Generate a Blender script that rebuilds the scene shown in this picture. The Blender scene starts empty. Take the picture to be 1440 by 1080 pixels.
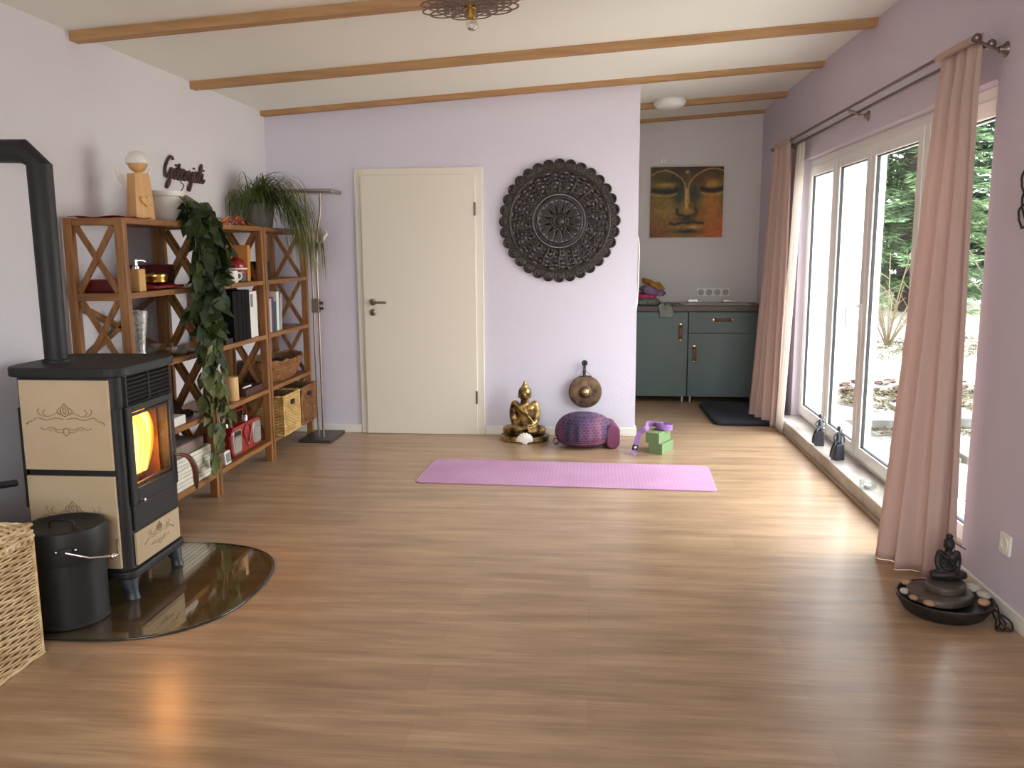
import bpy, bmesh, math, random
from mathutils import Vector, Matrix, noise
random.seed(7)
PI = math.pi
scene = bpy.context.scene
COL = scene.collection

# ---------------------------------------------------------------- camera, sky, exposure
F_PX, PITCH, YAW, ROLL, EYE = 1201.4, 0.15578, 0.092898, -0.0054635, 1.44
cam_data = bpy.data.cameras.new('camera')
cam_data.sensor_fit = 'HORIZONTAL'; cam_data.sensor_width = 36.0
cam_data.lens = 36.0 * F_PX / 1440.0
cam_data.clip_start = 0.05; cam_data.clip_end = 200
cam = bpy.data.objects.new('camera', cam_data); COL.objects.link(cam)
_fw = Vector((-math.sin(YAW) * math.cos(PITCH), math.cos(YAW) * math.cos(PITCH), -math.sin(PITCH)))
_rt = Vector((math.cos(YAW), math.sin(YAW), 0)); _up = _rt.cross(_fw)
_r = _rt * math.cos(ROLL) + _up * math.sin(ROLL); _u = _up * math.cos(ROLL) - _rt * math.sin(ROLL)
_m = Matrix((_r, _u, -_fw)).transposed().to_4x4(); _m.translation = (0, 0, EYE)
cam.matrix_world = _m
scene.camera = cam

world = bpy.data.worlds.new('overcast_sky'); scene.world = world; world.use_nodes = True
_bg = world.node_tree.nodes['Background']
_bg.inputs['Color'].default_value = (0.93, 0.965, 1.0, 1); _wn = world.node_tree.nodes; _wl = world.node_tree.links       # overcast sky: brighter overhead than at the horizon
_tc = _wn.new('ShaderNodeTexCoord'); _sx = _wn.new('ShaderNodeSeparateXYZ'); _wl.new(_tc.outputs['Generated'], _sx.inputs[0])
_mr = _wn.new('ShaderNodeMapRange'); _mr.inputs['From Min'].default_value = 0.0; _mr.inputs['From Max'].default_value = 1.0
_mr.inputs['To Min'].default_value = 0.8; _mr.inputs['To Max'].default_value = 1.38
_wl.new(_sx.outputs['Z'], _mr.inputs['Value']); _wl.new(_mr.outputs['Result'], _bg.inputs['Strength'])
vs = scene.view_settings
scene.display_settings.display_device = 'sRGB'
vs.view_transform = 'Standard'; vs.look = 'None'; vs.gamma = 1.0; vs.use_curve_mapping = False
vs.exposure = 3.74
scene.cycles.use_denoising = True
scene.cycles.max_bounces = 10; scene.cycles.diffuse_bounces = 6; scene.cycles.transparent_max_bounces = 16
scene.cycles.sample_clamp_indirect = 6.0
scene.cycles.caustics_reflective = False; scene.cycles.caustics_refractive = False

def portal(name, loc, size, rot):      # sampling guide laid in a window opening; emits nothing
    d = bpy.data.lights.new(name, 'AREA'); d.shape = 'RECTANGLE'; d.size, d.size_y = size
    d.cycles.is_portal = True
    o = bpy.data.objects.new(name, d); o.location = loc; o.rotation_euler = rot; COL.objects.link(o); return o
portal('daylight_portal', (1.95, 5.395, 1.1), (2.02, 3.27), (0, PI/2, 0))
portal('daylight_portal_rear', (-0.3, -2.36, 1.5), (3.0, 1.6), (PI/2, 0, 0))

# room (metres): camera at the origin, x right along the far wall, y away from the camera
XL, XR, YB, YK, YR = -2.51, 1.63, 6.58, 8.69, -2.2
def ceil_z(x): return 2.49 + 0.063 * (x + 2.51)

# ---------------------------------------------------------------- materials
def lin(c):
    f = lambda v: v / 12.92 if v <= 0.04045 else ((v + 0.055) / 1.055) ** 2.4
    return tuple(f(v / 255.0) for v in c) + (1.0,)

def mat(name, col, rough=0.5, metal=0.0, col2=None, scale=6.0, stretch=(1, 1, 1), detail=4.0, lo=0.35, hi=0.65,
        bump=0.0, bscale=None, bstretch=(1, 1, 1), spec=0.5, sheen=0.0, trans=0.0, coat=0.0):
    m = bpy.data.materials.new(name); m.use_nodes = True
    nt = m.node_tree; N = nt.nodes; L = nt.links
    b = N['Principled BSDF']
    b.inputs['Base Color'].default_value = lin(col); b.inputs['Roughness'].default_value = rough
    b.inputs['Metallic'].default_value = metal; b.inputs['Specular IOR Level'].default_value = spec
    b.inputs['Sheen Weight'].default_value = sheen; b.inputs['Coat Weight'].default_value = coat
    tc = N.new('ShaderNodeTexCoord')
    if col2 is not None:
        mp = N.new('ShaderNodeMapping'); mp.inputs['Scale'].default_value = stretch
        L.new(tc.outputs['Object'], mp.inputs['Vector'])
        nz = N.new('ShaderNodeTexNoise'); nz.inputs['Scale'].default_value = scale; nz.inputs['Detail'].default_value = detail
        L.new(mp.outputs['Vector'], nz.inputs['Vector'])
        cr = N.new('ShaderNodeValToRGB'); cr.color_ramp.elements[0].position = lo; cr.color_ramp.elements[1].position = hi
        cr.color_ramp.elements[0].color = lin(col); cr.color_ramp.elements[1].color = lin(col2)
        L.new(nz.outputs['Fac'], cr.inputs['Fac']); L.new(cr.outputs['Color'], b.inputs['Base Color'])
    if bump:
        mp2 = N.new('ShaderNodeMapping'); mp2.inputs['Scale'].default_value = bstretch
        L.new(tc.outputs['Object'], mp2.inputs['Vector'])
        n2 = N.new('ShaderNodeTexNoise'); n2.inputs['Scale'].default_value = bscale or 120; n2.inputs['Detail'].default_value = 3
        L.new(mp2.outputs['Vector'], n2.inputs['Vector'])
        bp = N.new('ShaderNodeBump'); bp.inputs['Strength'].default_value = bump; bp.inputs['Distance'].default_value = 0.004
        L.new(n2.outputs['Fac'], bp.inputs['Height']); L.new(bp.outputs['Normal'], b.inputs['Normal'])
    if trans:
        tl = N.new('ShaderNodeBsdfTranslucent'); mx = N.new('ShaderNodeMixShader'); mx.inputs['Fac'].default_value = trans
        tl.inputs['Color'].default_value = lin(col)
        if col2 is not None: L.new(cr.outputs['Color'], tl.inputs['Color'])
        out = N['Material Output']
        L.new(b.outputs['BSDF'], mx.inputs[1]); L.new(tl.outputs['BSDF'], mx.inputs[2]); L.new(mx.outputs['Shader'], out.inputs['Surface'])
    return m

def emit(name, col, strength, col2=None, scale=10):
    m = bpy.data.materials.new(name); m.use_nodes = True; nt = m.node_tree; N = nt.nodes
    N.remove(N['Principled BSDF']); e = N.new('ShaderNodeEmission')
    e.inputs['Color'].default_value = lin(col); e.inputs['Strength'].default_value = strength
    nt.links.new(e.outputs['Emission'], N['Material Output'].inputs['Surface']); return m

def glass_pane(name, tint, gloss=0.07, rough=0.0):
    m = bpy.data.materials.new(name); m.use_nodes = True; nt = m.node_tree; N = nt.nodes; L = nt.links
    N.remove(N['Principled BSDF'])
    t = N.new('ShaderNodeBsdfTransparent'); t.inputs['Color'].default_value = tint + (1,)
    g = N.new('ShaderNodeBsdfGlossy'); g.inputs['Roughness'].default_value = rough
    mx = N.new('ShaderNodeMixShader'); fr = N.new('ShaderNodeLayerWeight'); fr.inputs['Blend'].default_value = 0.5
    pw = N.new('ShaderNodeMath'); pw.operation = 'POWER'; pw.inputs[1].default_value = 5.0
    mu = N.new('ShaderNodeMath'); mu.operation = 'MULTIPLY_ADD'; mu.inputs[1].default_value = 0.5; mu.inputs[2].default_value = gloss * 0.4
    L.new(fr.outputs['Facing'], pw.inputs[0]); L.new(pw.outputs[0], mu.inputs[0]); L.new(mu.outputs[0], mx.inputs['Fac'])
    L.new(t.outputs['BSDF'], mx.inputs[1]); L.new(g.outputs['BSDF'], mx.inputs[2])
    L.new(mx.outputs['Shader'], N['Material Output'].inputs['Surface']); return m

def floor_mat():
    m = bpy.data.materials.new('oak_vinyl_planks'); m.use_nodes = True; nt = m.node_tree; N = nt.nodes; L = nt.links
    b = N['Principled BSDF']; b.inputs['Specular IOR Level'].default_value = 0.5
    tc = N.new('ShaderNodeTexCoord')
    br = N.new('ShaderNodeTexBrick'); br.offset = 0.43; br.offset_frequency = 2
    br.inputs['Scale'].default_value = 1.0; br.inputs['Brick Width'].default_value = 1.25; br.inputs['Row Height'].default_value = 0.185
    br.inputs['Mortar Size'].default_value = 0.0007; br.inputs['Mortar Smooth'].default_value = 0.2; br.inputs['Bias'].default_value = 0.0
    br.inputs['Color1'].default_value = lin((180, 151, 121)); br.inputs['Color2'].default_value = lin((170, 141, 112)); br.inputs['Mortar'].default_value = lin((154, 127, 101))
    L.new(tc.outputs['Object'], br.inputs['Vector'])
    def streak(sx, sy, sc, c0, c1, lo, hi, d=5):
        mp = N.new('ShaderNodeMapping'); mp.inputs['Scale'].default_value = (sx, sy, 1); L.new(tc.outputs['Object'], mp.inputs['Vector'])
        nz = N.new('ShaderNodeTexNoise'); nz.inputs['Scale'].default_value = sc; nz.inputs['Detail'].default_value = d; L.new(mp.outputs['Vector'], nz.inputs['Vector'])
        cr = N.new('ShaderNodeValToRGB'); cr.color_ramp.elements[0].position = lo; cr.color_ramp.elements[1].position = hi
        cr.color_ramp.elements[0].color = c0; cr.color_ramp.elements[1].color = c1
        L.new(nz.outputs['Fac'], cr.inputs['Fac']); return cr, nz
    c1, _ = streak(1.1, 9.0, 1.5, (0.70, 0.67, 0.65, 1), (1.16, 1.16, 1.15, 1), 0.28, 0.72)
    c2, n2 = streak(2.4, 40.0, 2.0, (0.82, 0.81, 0.80, 1), (1.1, 1.1, 1.1, 1), 0.3, 0.7, 6)
    cur = br.outputs['Color']
    for c in (c1, c2):
        mx = N.new('ShaderNodeMix'); mx.data_type = 'RGBA'; mx.blend_type = 'MULTIPLY'; mx.inputs['Factor'].default_value = 1.0
        L.new(cur, mx.inputs['A']); L.new(c.outputs['Color'], mx.inputs['B']); cur = mx.outputs['Result']
    L.new(cur, b.inputs['Base Color'])
    mr = N.new('ShaderNodeMapRange'); mr.inputs['To Min'].default_value = 0.24; mr.inputs['To Max'].default_value = 0.38
    L.new(n2.outputs['Fac'], mr.inputs['Value']); L.new(mr.outputs['Result'], b.inputs['Roughness'])
    bp = N.new('ShaderNodeBump'); bp.inputs['Strength'].default_value = 0.12; bp.inputs['Distance'].default_value = 0.002
    L.new(n2.outputs['Fac'], bp.inputs['Height']); L.new(bp.outputs['Normal'], b.inputs['Normal'])
    return m

M = {}
M['floor'] = floor_mat()
M['wall_pale'] = mat('pale_lavender_plaster', (216, 213, 217), 0.92, bump=0.35, bscale=90, spec=0.2)
M['wall_lav'] = mat('lavender_plaster', (214, 209, 222), 0.92, bump=0.35, bscale=90, spec=0.2)
M['wall_mauve'] = mat('mauve_plaster', (204, 194, 206), 0.92, bump=0.35, bscale=90, spec=0.2)
M['wall_grey'] = mat('grey_white_plaster', (214, 208, 206), 0.92, bump=0.35, bscale=90, spec=0.2)
M['ceiling'] = mat('white_ceiling_board', (234, 233, 226), 0.95, spec=0.1)
M['white'] = mat('white_lacquer', (232, 228, 220), 0.35)
M['door'] = mat('cream_white_lacquer', (226, 218, 203), 0.4)
M['pvc'] = mat('white_window_plastic', (233, 231, 228), 0.3)
M['gasket'] = mat('black_rubber_gasket', (28, 28, 30), 0.6)
M['marble'] = mat('grey_marble_sill', (196, 188, 180), 0.25, col2=(150, 142, 136), scale=5, stretch=(1, .5, 1), detail=8)
M['pane'] = glass_pane('window_glass', (0.97, 0.985, 0.98))
def wood(name, a, b, st, rough=0.5): return mat(name, a, rough, col2=b, scale=3.0, stretch=st, detail=6, lo=0.3, hi=0.7, bump=0.15, bscale=20, bstretch=st)
for ax, st in (('x', (1.2, 14, 14)), ('y', (14, 1.2, 14)), ('z', (14, 14, 1.2))):
    M['oak_' + ax] = wood('honey_pine_' + ax, (158, 108, 58), (116, 74, 36), st, 0.45)
    M['beam_' + ax] = wood('pale_spruce_' + ax, (182, 142, 98), (160, 120, 76), st, 0.6)
M['light_wood'] = wood('raw_beech', (214, 168, 108), (196, 146, 88), (10, 10, 1.2))
M['bamboo'] = wood('bamboo', (214, 174, 112), (198, 152, 92), (10, 10, 1.2))
M['brown_wood'] = wood('brown_worktop', (88, 62, 50), (62, 44, 36), (1.0, 14, 14), 0.4)
M['script_wood'] = wood('brown_cut_plywood', (84, 50, 40), (54, 32, 26), (8, 8, 8))
M['carved'] = mat('dark_carved_wood', (34, 27, 24), 0.5, col2=(58, 46, 40), scale=26, detail=5)
M['iron'] = mat('black_stove_paint', (23, 22, 22), 0.55, bump=0.1, bscale=400)
M['iron_dark'] = mat('blackened_iron', (16,16,17), 0.5)
M['castgrey'] = mat('grey_cast_iron', (58, 63, 69), 0.45, metal=0.3)
M['tile'] = mat('cream_ceramic_tile', (198, 176, 144), 0.25, col2=(190, 167, 135), scale=3)
M['tile_ink'] = mat('taupe_ornament_ink', (150, 128, 100), 0.6)
M['soot'] = mat('sooty_firebrick', (96, 60, 38), 0.9, col2=(60, 36, 24), scale=9)
M['stove_glass'] = glass_pane('stove_glass', (0.95, 0.9, 0.82), 0.05)
M['leather'] = mat('brown_leather', (96, 54, 36), 0.5, bump=0.2, bscale=200)
M['hearth_glass'] = None
M['steel'] = mat('brushed_steel', (178, 170, 164), 0.32, metal=1.0)
M['chrome'] = mat('chrome', (220, 220, 222), 0.12, metal=1.0)
M['nickel'] = mat('warm_satin_nickel', (150, 132, 120), 0.35, metal=1.0)
M['dark_metal'] = mat('dark_base_metal', (92, 86, 82), 0.4, metal=0.8)
M['wicker'] = mat('honey_wicker', (226, 202, 158), 0.65, col2=(186, 154, 110), scale=16, stretch=(1, 1, 2.5))
M['wicker_brown'] = mat('brown_wicker', (158, 108, 62), 0.65, col2=(112, 70, 38), scale=18)
M['wicker_gold'] = mat('straw_wicker', (216, 182, 118), 0.65, col2=(184, 144, 84), scale=18)
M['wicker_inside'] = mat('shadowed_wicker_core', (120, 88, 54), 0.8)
M['black'] = mat('black_plastic', (15, 15, 16), 0.5)
M['black_cloth'] = mat('dark_blue_black_cloth', (30, 33, 44), 0.9, bump=0.5, bscale=150)
M['red'] = mat('red_enamel', (146, 22, 28), 0.25, coat=0.4)
M['red_cloth'] = mat('red_cloth', (168, 26, 34), 0.85, col2=(128, 14, 26), scale=20, bump=0.4, bscale=120)
M['dark_red'] = mat('dark_red_board', (112, 26, 26), 0.5, col2=(92, 18, 20), scale=10)
M['gold'] = mat('antique_gold_leaf', (190, 158, 100), 0.36, metal=0.8, col2=(58, 42, 26), scale=16, detail=6, lo=0.42, hi=0.64, bump=0.4, bscale=60)
M['brass'] = mat('polished_brass', (214, 176, 96), 0.25, metal=1.0)
M['bronze'] = mat('aged_bronze', (128, 104, 82), 0.42, metal=0.85, col2=(84, 66, 54), scale=20, detail=6, bump=0.3, bscale=120)
M['gong_boss'] = mat('rubbed_bronze', (196, 170, 120), 0.35, metal=0.9)
M['ceramic'] = mat('white_glazed_ceramic', (226, 222, 212), 0.3)
M['pot_grey'] = mat('grey_pot', (128, 124, 116), 0.6)
M['soil'] = mat('potting_soil', (52, 38, 28), 0.95, col2=(34, 24, 18), scale=40)
M['leaf'] = mat('trailing_leaf', (56, 68, 28), 0.55, col2=(26, 40, 17), scale=9, detail=2, spec=0.3, trans=0.15)
M['leaf_lit'] = mat('lit_trailing_leaf', (108, 112, 62), 0.5, col2=(70, 80, 40), scale=9, detail=2, spec=0.35, trans=0.15)  # paler green paints in the stronger light on the lower leaves
M['vine'] = mat('vine_stem', (110, 96, 58), 0.7)
M['spider'] = mat('grass_blade', (106, 118, 58), 0.5, col2=(64, 80, 38), scale=5, detail=3, trans=0.2)
M['spider_dry'] = mat('yellowing_grass_blade', (142, 134, 76), 0.6, col2=(108, 106, 54), scale=5, trans=0.2)
M['paper'] = mat('off_white_paper', (228, 222, 210), 0.8)
M['rubber_mat'] = None
M['green_foam'] = mat('green_foam', (106, 130, 88), 0.8, bump=0.2, bscale=250)
M['purple_strap'] = mat('purple_webbing', (132, 96, 150), 0.8, bump=0.4, bscale=260)
M['pink_cushion'] = mat('plum_cushion_cloth', (116, 60, 90), 0.85, bump=0.3, bscale=160)
M['shell'] = mat('white_shell', (238, 232, 222), 0.45)
M['green_front'] = mat('grey_green_front', (76, 89, 86), 0.45)
M['green_side'] = mat('grey_green_carcass', (58, 66, 66), 0.6)
M['hinge_grey'] = mat('aged_hinge_steel', (120, 104, 90), 0.45, metal=0.8)
M['curtain'] = mat('dusky_pink_curtain', (204, 178, 169), 0.9, bump=0.4, bscale=220, bstretch=(1, 1, .2), trans=0.22, spec=0.1)
M['voile'] = mat('white_voile', (236, 230, 224), 0.9, trans=0.5, spec=0.1)
M['rod'] = mat('satin_curtain_rod', (126, 112, 106), 0.35, metal=0.9)
M['stone_black'] = mat('dark_fountain_resin', (44, 38, 36), 0.5, col2=(26, 23, 22), scale=30, bump=0.5, bscale=60)
M['slate'] = mat('brown_green_slate', (92, 82, 70), 0.45, col2=(62, 56, 50), scale=10, stretch=(1, 3, 1), bump=0.5, bscale=30)
M['pebble'] = mat('pale_pebble', (188, 184, 174), 0.45, col2=(160, 154, 144), scale=30)
M['pebble_tan'] = mat('tan_pebble', (178, 140, 108), 0.45, col2=(150, 112, 84), scale=30)
M['sculpt_dark'] = mat('dark_sculpture_stone', (44, 46, 54), 0.4)
M['sculpt_grey'] = mat('silver_grey_sculpture', (150, 158, 156), 0.35, metal=0.4)
M['clear'] = glass_pane('clear_glass', (0.93, 0.95, 0.95), 0.3, 0.05)
M['bulb'] = glass_pane('clear_bulb_glass', (0.9, 0.9, 0.88), 0.35, 0.03)
M['opal'] = mat('opal_glass', (236, 234, 228), 0.3)
M['mustard'] = mat('mustard_cloth', (170, 124, 48), 0.9, col2=(144, 100, 36), scale=12, bump=0.4, bscale=90)
M['lilac_cloth'] = mat('lilac_cloth', (140, 112, 142), 0.9, col2=(112, 86, 118), scale=12, bump=0.4, bscale=90)
M['pink_cloth'] = mat('raspberry_cloth', (178, 62, 96), 0.9, bump=0.4, bscale=90)
M['grey_cloth'] = mat('grey_cloth', (130, 136, 128), 0.9, col2=(106, 112, 106), scale=14, bump=0.4, bscale=90)
M['ochre_book'] = mat('ochre_cover', (206, 138, 60), 0.5)
M['book_cream'] = mat('cream_cover', (226, 200, 142), 0.5)
M['book_purple'] = mat('plum_cover', (88, 52, 84), 0.5)
M['book_teal'] = mat('teal_cover', (36, 78, 82), 0.5)
M['book_white'] = mat('white_cover', (226, 222, 218), 0.4)
M['book_grey'] = mat('grey_cover', (150, 146, 146), 0.5)
M['book_lav'] = mat('lavender_cover', (190, 182, 196), 0.5)
M['grey_cardboard'] = mat('taupe_felt', (140, 122, 112), 0.9)
M['lcd'] = mat('grey_display', (124, 134, 128), 0.2)
M['speaker'] = mat('silver_speaker_mesh', (164, 160, 152), 0.45, metal=0.5, bump=0.8, bscale=400)
M['white_plank'] = mat('whitewashed_plank', (226, 222, 206), 0.7, col2=(206, 200, 182), scale=8, stretch=(6, 1, 6))
M['candle'] = mat('beige_wax', (214, 172, 116), 0.5)
M['render_white'] = mat('white_render', (240, 240, 238), 0.9)
M['gravel'] = mat('pale_gravel_ground', (206, 200, 190), 0.95, col2=(178, 168, 150), scale=1.2, detail=8)  # pale ground with darker noise patches
M['dry_grass'] = mat('dry_grass', (104, 94, 62), 0.9, col2=(58, 52, 34), scale=9, trans=0.1)
M['dry_leaf'] = mat('russet_dead_leaves', (98, 66, 56), 0.9, col2=(70, 46, 40), scale=8)
M['needle'] = mat('conifer_needles', (106, 130, 88), 0.7, col2=(62, 84, 58), scale=1.6, detail=4, trans=0.25)
M['needle_dark'] = mat('dark_conifer_needles', (84, 112, 76), 0.7, col2=(48, 70, 50), scale=1.6, detail=4, trans=0.25)
M['bark'] = mat('conifer_bark', (58, 44, 34), 0.9, col2=(40, 30, 24), scale=12)
M['twig'] = mat('bare_twig', (96, 84, 64), 0.85)
M['flagstone'] = mat('patio_flagstone', (112, 110, 106), 0.8, col2=(84, 82, 78), scale=4)

M['strip'] = mat('beige_floor_strip', (178, 158, 140), 0.5)
M['crystal'] = mat('cut_crystal', (206, 206, 202), 0.22, metal=0.35, col2=(150, 150, 148), scale=60, bump=0.6, bscale=90)
M['insert_grey'] = mat('socket_insert', (176, 172, 166), 0.5)
M['binder_black'] = mat('matt_black_board', (12, 12, 13), 0.75, spec=0.2)
M['glass_edge'] = mat('dark_green_glass_edge', (34, 40, 32), 0.12, coat=0.5)
M['plate_wood'] = mat('brown_cut_wood', (104, 80, 66), 0.5)
M['handle_dark'] = mat('dark_brown_handle', (62, 36, 26), 0.45)
def hearth_glass():
    return glass_pane('smoked_hearth_glass', (0.885, 0.89, 0.83), 0.62, 0.012)
M['hearth_glass'] = hearth_glass()

def ribbed_mat():
    m = mat('pink_ribbed_yoga_mat', (190, 146, 178), 0.75, col2=(182, 136, 170), scale=3)
    nt = m.node_tree; N = nt.nodes; L = nt.links; b = N['Principled BSDF']
    tc = N.new('ShaderNodeTexCoord'); w = N.new('ShaderNodeTexWave'); w.wave_type = 'BANDS'; w.bands_direction = 'X'
    w.inputs['Scale'].default_value = 14; w.inputs['Distortion'].default_value = 0.6; L.new(tc.outputs['Object'], w.inputs['Vector'])
    bp = N.new('ShaderNodeBump'); bp.inputs['Strength'].default_value = 0.16; bp.inputs['Distance'].default_value = 0.003
    L.new(w.outputs['Fac'], bp.inputs['Height']); L.new(bp.outputs['Normal'], b.inputs['Normal']); return m
M['rubber_mat'] = ribbed_mat()

def woven_mat():
    m = mat('purple_woven_tapestry', (120, 72, 120), 0.9); nt = m.node_tree; N = nt.nodes; L = nt.links; b = N['Principled BSDF']
    tc = N.new('ShaderNodeTexCoord')
    mp = N.new('ShaderNodeMapping'); mp.inputs['Scale'].default_value = (9, 1, 1); L.new(tc.outputs['Object'], mp.inputs['Vector'])
    nz = N.new('ShaderNodeTexNoise'); nz.inputs['Scale'].default_value = 1.6; nz.inputs['Detail'].default_value = 2; L.new(mp.outputs['Vector'], nz.inputs['Vector'])
    cr = N.new('ShaderNodeValToRGB'); e = cr.color_ramp.elements
    e[0].position = 0.32; e[0].color = lin((48, 42, 62)); e[1].position = 0.68; e[1].color = lin((108, 72, 90))
    x = e.new(0.5); x.color = lin((76, 58, 88)); L.new(nz.outputs['Fac'], cr.inputs['Fac'])
    br = N.new('ShaderNodeTexBrick'); br.inputs['Scale'].default_value = 1; br.inputs['Brick Width'].default_value = 0.03; br.inputs['Row Height'].default_value = 0.02
    br.inputs['Mortar Size'].default_value = 0.004; br.inputs['Color1'].default_value = (1, 1, 1, 1); br.inputs['Color2'].default_value = (.72, .7, .78, 1); br.inputs['Mortar'].default_value = (1.5, 1.35, 1.4, 1)
    mp2 = N.new('ShaderNodeMapping'); mp2.inputs['Rotation'].default_value = (PI/2, 0, 0); L.new(tc.outputs['Object'], mp2.inputs['Vector']); L.new(mp2.outputs['Vector'], br.inputs['Vector'])
    mx = N.new('ShaderNodeMix'); mx.data_type = 'RGBA'; mx.blend_type = 'MULTIPLY'; mx.inputs['Factor'].default_value = 0.9
    L.new(cr.outputs['Color'], mx.inputs['A']); L.new(br.outputs['Color'], mx.inputs['B']); L.new(mx.outputs['Result'], b.inputs['Base Color'])
    bp = N.new('ShaderNodeBump'); bp.inputs['Strength'].default_value = 0.6; bp.inputs['Distance'].default_value = 0.004
    L.new(br.outputs['Fac'], bp.inputs['Height']); L.new(bp.outputs['Normal'], b.inputs['Normal']); return m
M['woven'] = woven_mat()
def flame_mat(name, col, strength, opacity):
    m = bpy.data.materials.new(name); m.use_nodes = True; nt = m.node_tree; N = nt.nodes; L = nt.links; N.remove(N['Principled BSDF'])
    e = N.new('ShaderNodeEmission'); e.inputs['Color'].default_value = col + (1,); e.inputs['Strength'].default_value = strength
    t = N.new('ShaderNodeBsdfTransparent'); mx = N.new('ShaderNodeMixShader'); mx.inputs['Fac'].default_value = opacity
    L.new(t.outputs['BSDF'], mx.inputs[1]); L.new(e.outputs['Emission'], mx.inputs[2]); L.new(mx.outputs['Shader'], N['Material Output'].inputs['Surface']); return m
M['fire_core'] = flame_mat('white_hot_flame', (1.0, .58, .19), 1.0, .9)
M['fire_mid'] = flame_mat('yellow_flame', (1.0, .50, .06), .42, .55)
M['fire_tip'] = flame_mat('orange_flame', (1.0, .26, .02), .3, .4)

# ---------------------------------------------------------------- mesh helpers
ORIGIN = {}
class MB:
    def __init__(s): s.bm = bmesh.new()
    def _add(s, verts, faces, mx=None):
        vs_ = [s.bm.verts.new(mx @ Vector(v) if mx else Vector(v)) for v in verts]
        for f in faces:
            try: s.bm.faces.new([vs_[i] for i in f])
            except ValueError: pass
        return s
    def box(s, c, d, mx=None, taper=(1, 1)):
        x, y, z = c; a, b, h = d[0] / 2, d[1] / 2, d[2] / 2; tx, ty = taper
        v = [(-a, -b, -h), (a, -b, -h), (a, b, -h), (-a, b, -h), (-a*tx, -b*ty, h), (a*tx, -b*ty, h), (a*tx, b*ty, h), (-a*tx, b*ty, h)]
        m = Matrix.Translation((x, y, z)) @ (mx or Matrix.Identity(4))
        return s._add(v, [(3, 2, 1, 0), (4, 5, 6, 7), (0, 1, 5, 4), (1, 2, 6, 5), (2, 3, 7, 6), (3, 0, 4, 7)], m)
    def bounds(s, x0, x1, y0, y1, z0, z1):
        return s.box(((x0+x1)/2, (y0+y1)/2, (z0+z1)/2), (x1-x0, y1-y0, z1-z0))
    def bar(s, p, q, w, h, up=(0, 0, 1)):
        p, q = Vector(p), Vector(q); d = q - p; L = d.length; d.normalize()
        u = Vector(up); a = d.cross(u)
        if a.length < 1e-4: a = d.cross(Vector((1, 0, 0)))
        a.normalize(); u = a.cross(d)
        m = Matrix((a, u, d)).transposed().to_4x4(); m.translation = (p + q) / 2
        return s._add([(sx*w/2, sy*h/2, sz*L/2) for sz in (-1, 1) for sx, sy in ((-1, -1), (1, -1), (1, 1), (-1, 1))],
                      [(3, 2, 1, 0), (4, 5, 6, 7), (0, 1, 5, 4), (1, 2, 6, 5), (2, 3, 7, 6), (3, 0, 4, 7)], m)
    def tube(s, pts, r, n=8, closed=False, flat=None, up=None):
        pts = [Vector(p) for p in pts]; K = len(pts); rr = r if isinstance(r, (list, tuple)) else [r] * K
        rings = []; ref = Vector(up) if up else None
        for i, p in enumerate(pts):
            if closed: t = pts[(i+1) % K] - pts[i-1]
            else: t = pts[min(i+1, K-1)] - pts[max(i-1, 0)]
            if t.length < 1e-9: t = Vector((0, 0, 1))
            t.normalize()
            if ref is None: ref = Vector((0, 0, 1)) if abs(t.z) < .9 else Vector((1, 0, 0))
            a = t.cross(ref)
            if a.length < 1e-3: a = t.cross(Vector((1, .3, .2)))
            a.normalize(); b = a.cross(t)
            if not up: ref = b
            k = flat or 1.0
            rings.append([s.bm.verts.new(p + a*rr[i]*math.cos(2*PI*j/n) + b*rr[i]*k*math.sin(2*PI*j/n)) for j in range(n)])
        for i in range(K if closed else K-1):
            A, B = rings[i], rings[(i+1) % K]
            for j in range(n): s.bm.faces.new((A[j], A[(j+1) % n], B[(j+1) % n], B[j]))
        if not closed:
            s.bm.faces.new(rings[0][::-1]); s.bm.faces.new(rings[-1])
        return s
    def lathe(s, prof, c=(0, 0, 0), n=24, mx=None):
        m = Matrix.Translation(c) @ (mx or Matrix.Identity(4)); rings = []
        for r, z in prof:
            if r < 1e-6: rings.append([s.bm.verts.new(m @ Vector((0, 0, z)))])
            else: rings.append([s.bm.verts.new(m @ Vector((r*math.cos(2*PI*j/n), r*math.sin(2*PI*j/n), z))) for j in range(n)])
        for A, B in zip(rings, rings[1:]):
            for j in range(n):
                k = (j+1) % n
                if len(A) == 1 and len(B) == 1: continue
                if len(A) == 1: s.bm.faces.new((A[0], B[k], B[j]))
                elif len(B) == 1: s.bm.faces.new((A[j], A[k], B[0]))
                else: s.bm.faces.new((A[j], A[k], B[k], B[j]))
        for R, fl in ((rings[0], True), (rings[-1], False)):
            if len(R) > 2: s.bm.faces.new(R[::-1] if fl else R)
        return s
    def ell(s, c, r, n=16, k=10, mx=None):
        m = Matrix.Translation(c) @ (mx or Matrix.Identity(4)) @ Matrix.Diagonal((r[0], r[1], r[2], 1))
        return s.lathe([(math.sin(PI*i/k), -math.cos(PI*i/k)) if 0 < i < k else (0, -math.cos(PI*i/k)) for i in range(k+1)], (0, 0, 0), n, m)
    def prism(s, out, h, mx=None):
        n = len(out); v = [(x, y, 0) for x, y in out] + [(x, y, h) for x, y in out]
        return s._add(v, [tuple(range(n))[::-1], tuple(range(n, 2*n))] + [(i, (i+1) % n, (i+1) % n + n, i+n) for i in range(n)], mx)
    def grid(s, fn, nu, nv, cu=False):
        P = [[s.bm.verts.new(Vector(fn(i/(nu if cu else nu-1), j/(nv-1)))) for j in range(nv)] for i in range(nu)]
        for i in range(nu if cu else nu-1):
            for j in range(nv-1): s.bm.faces.new((P[i][j], P[(i+1) % nu][j], P[(i+1) % nu][j+1], P[i][j+1]))
        return s
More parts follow.
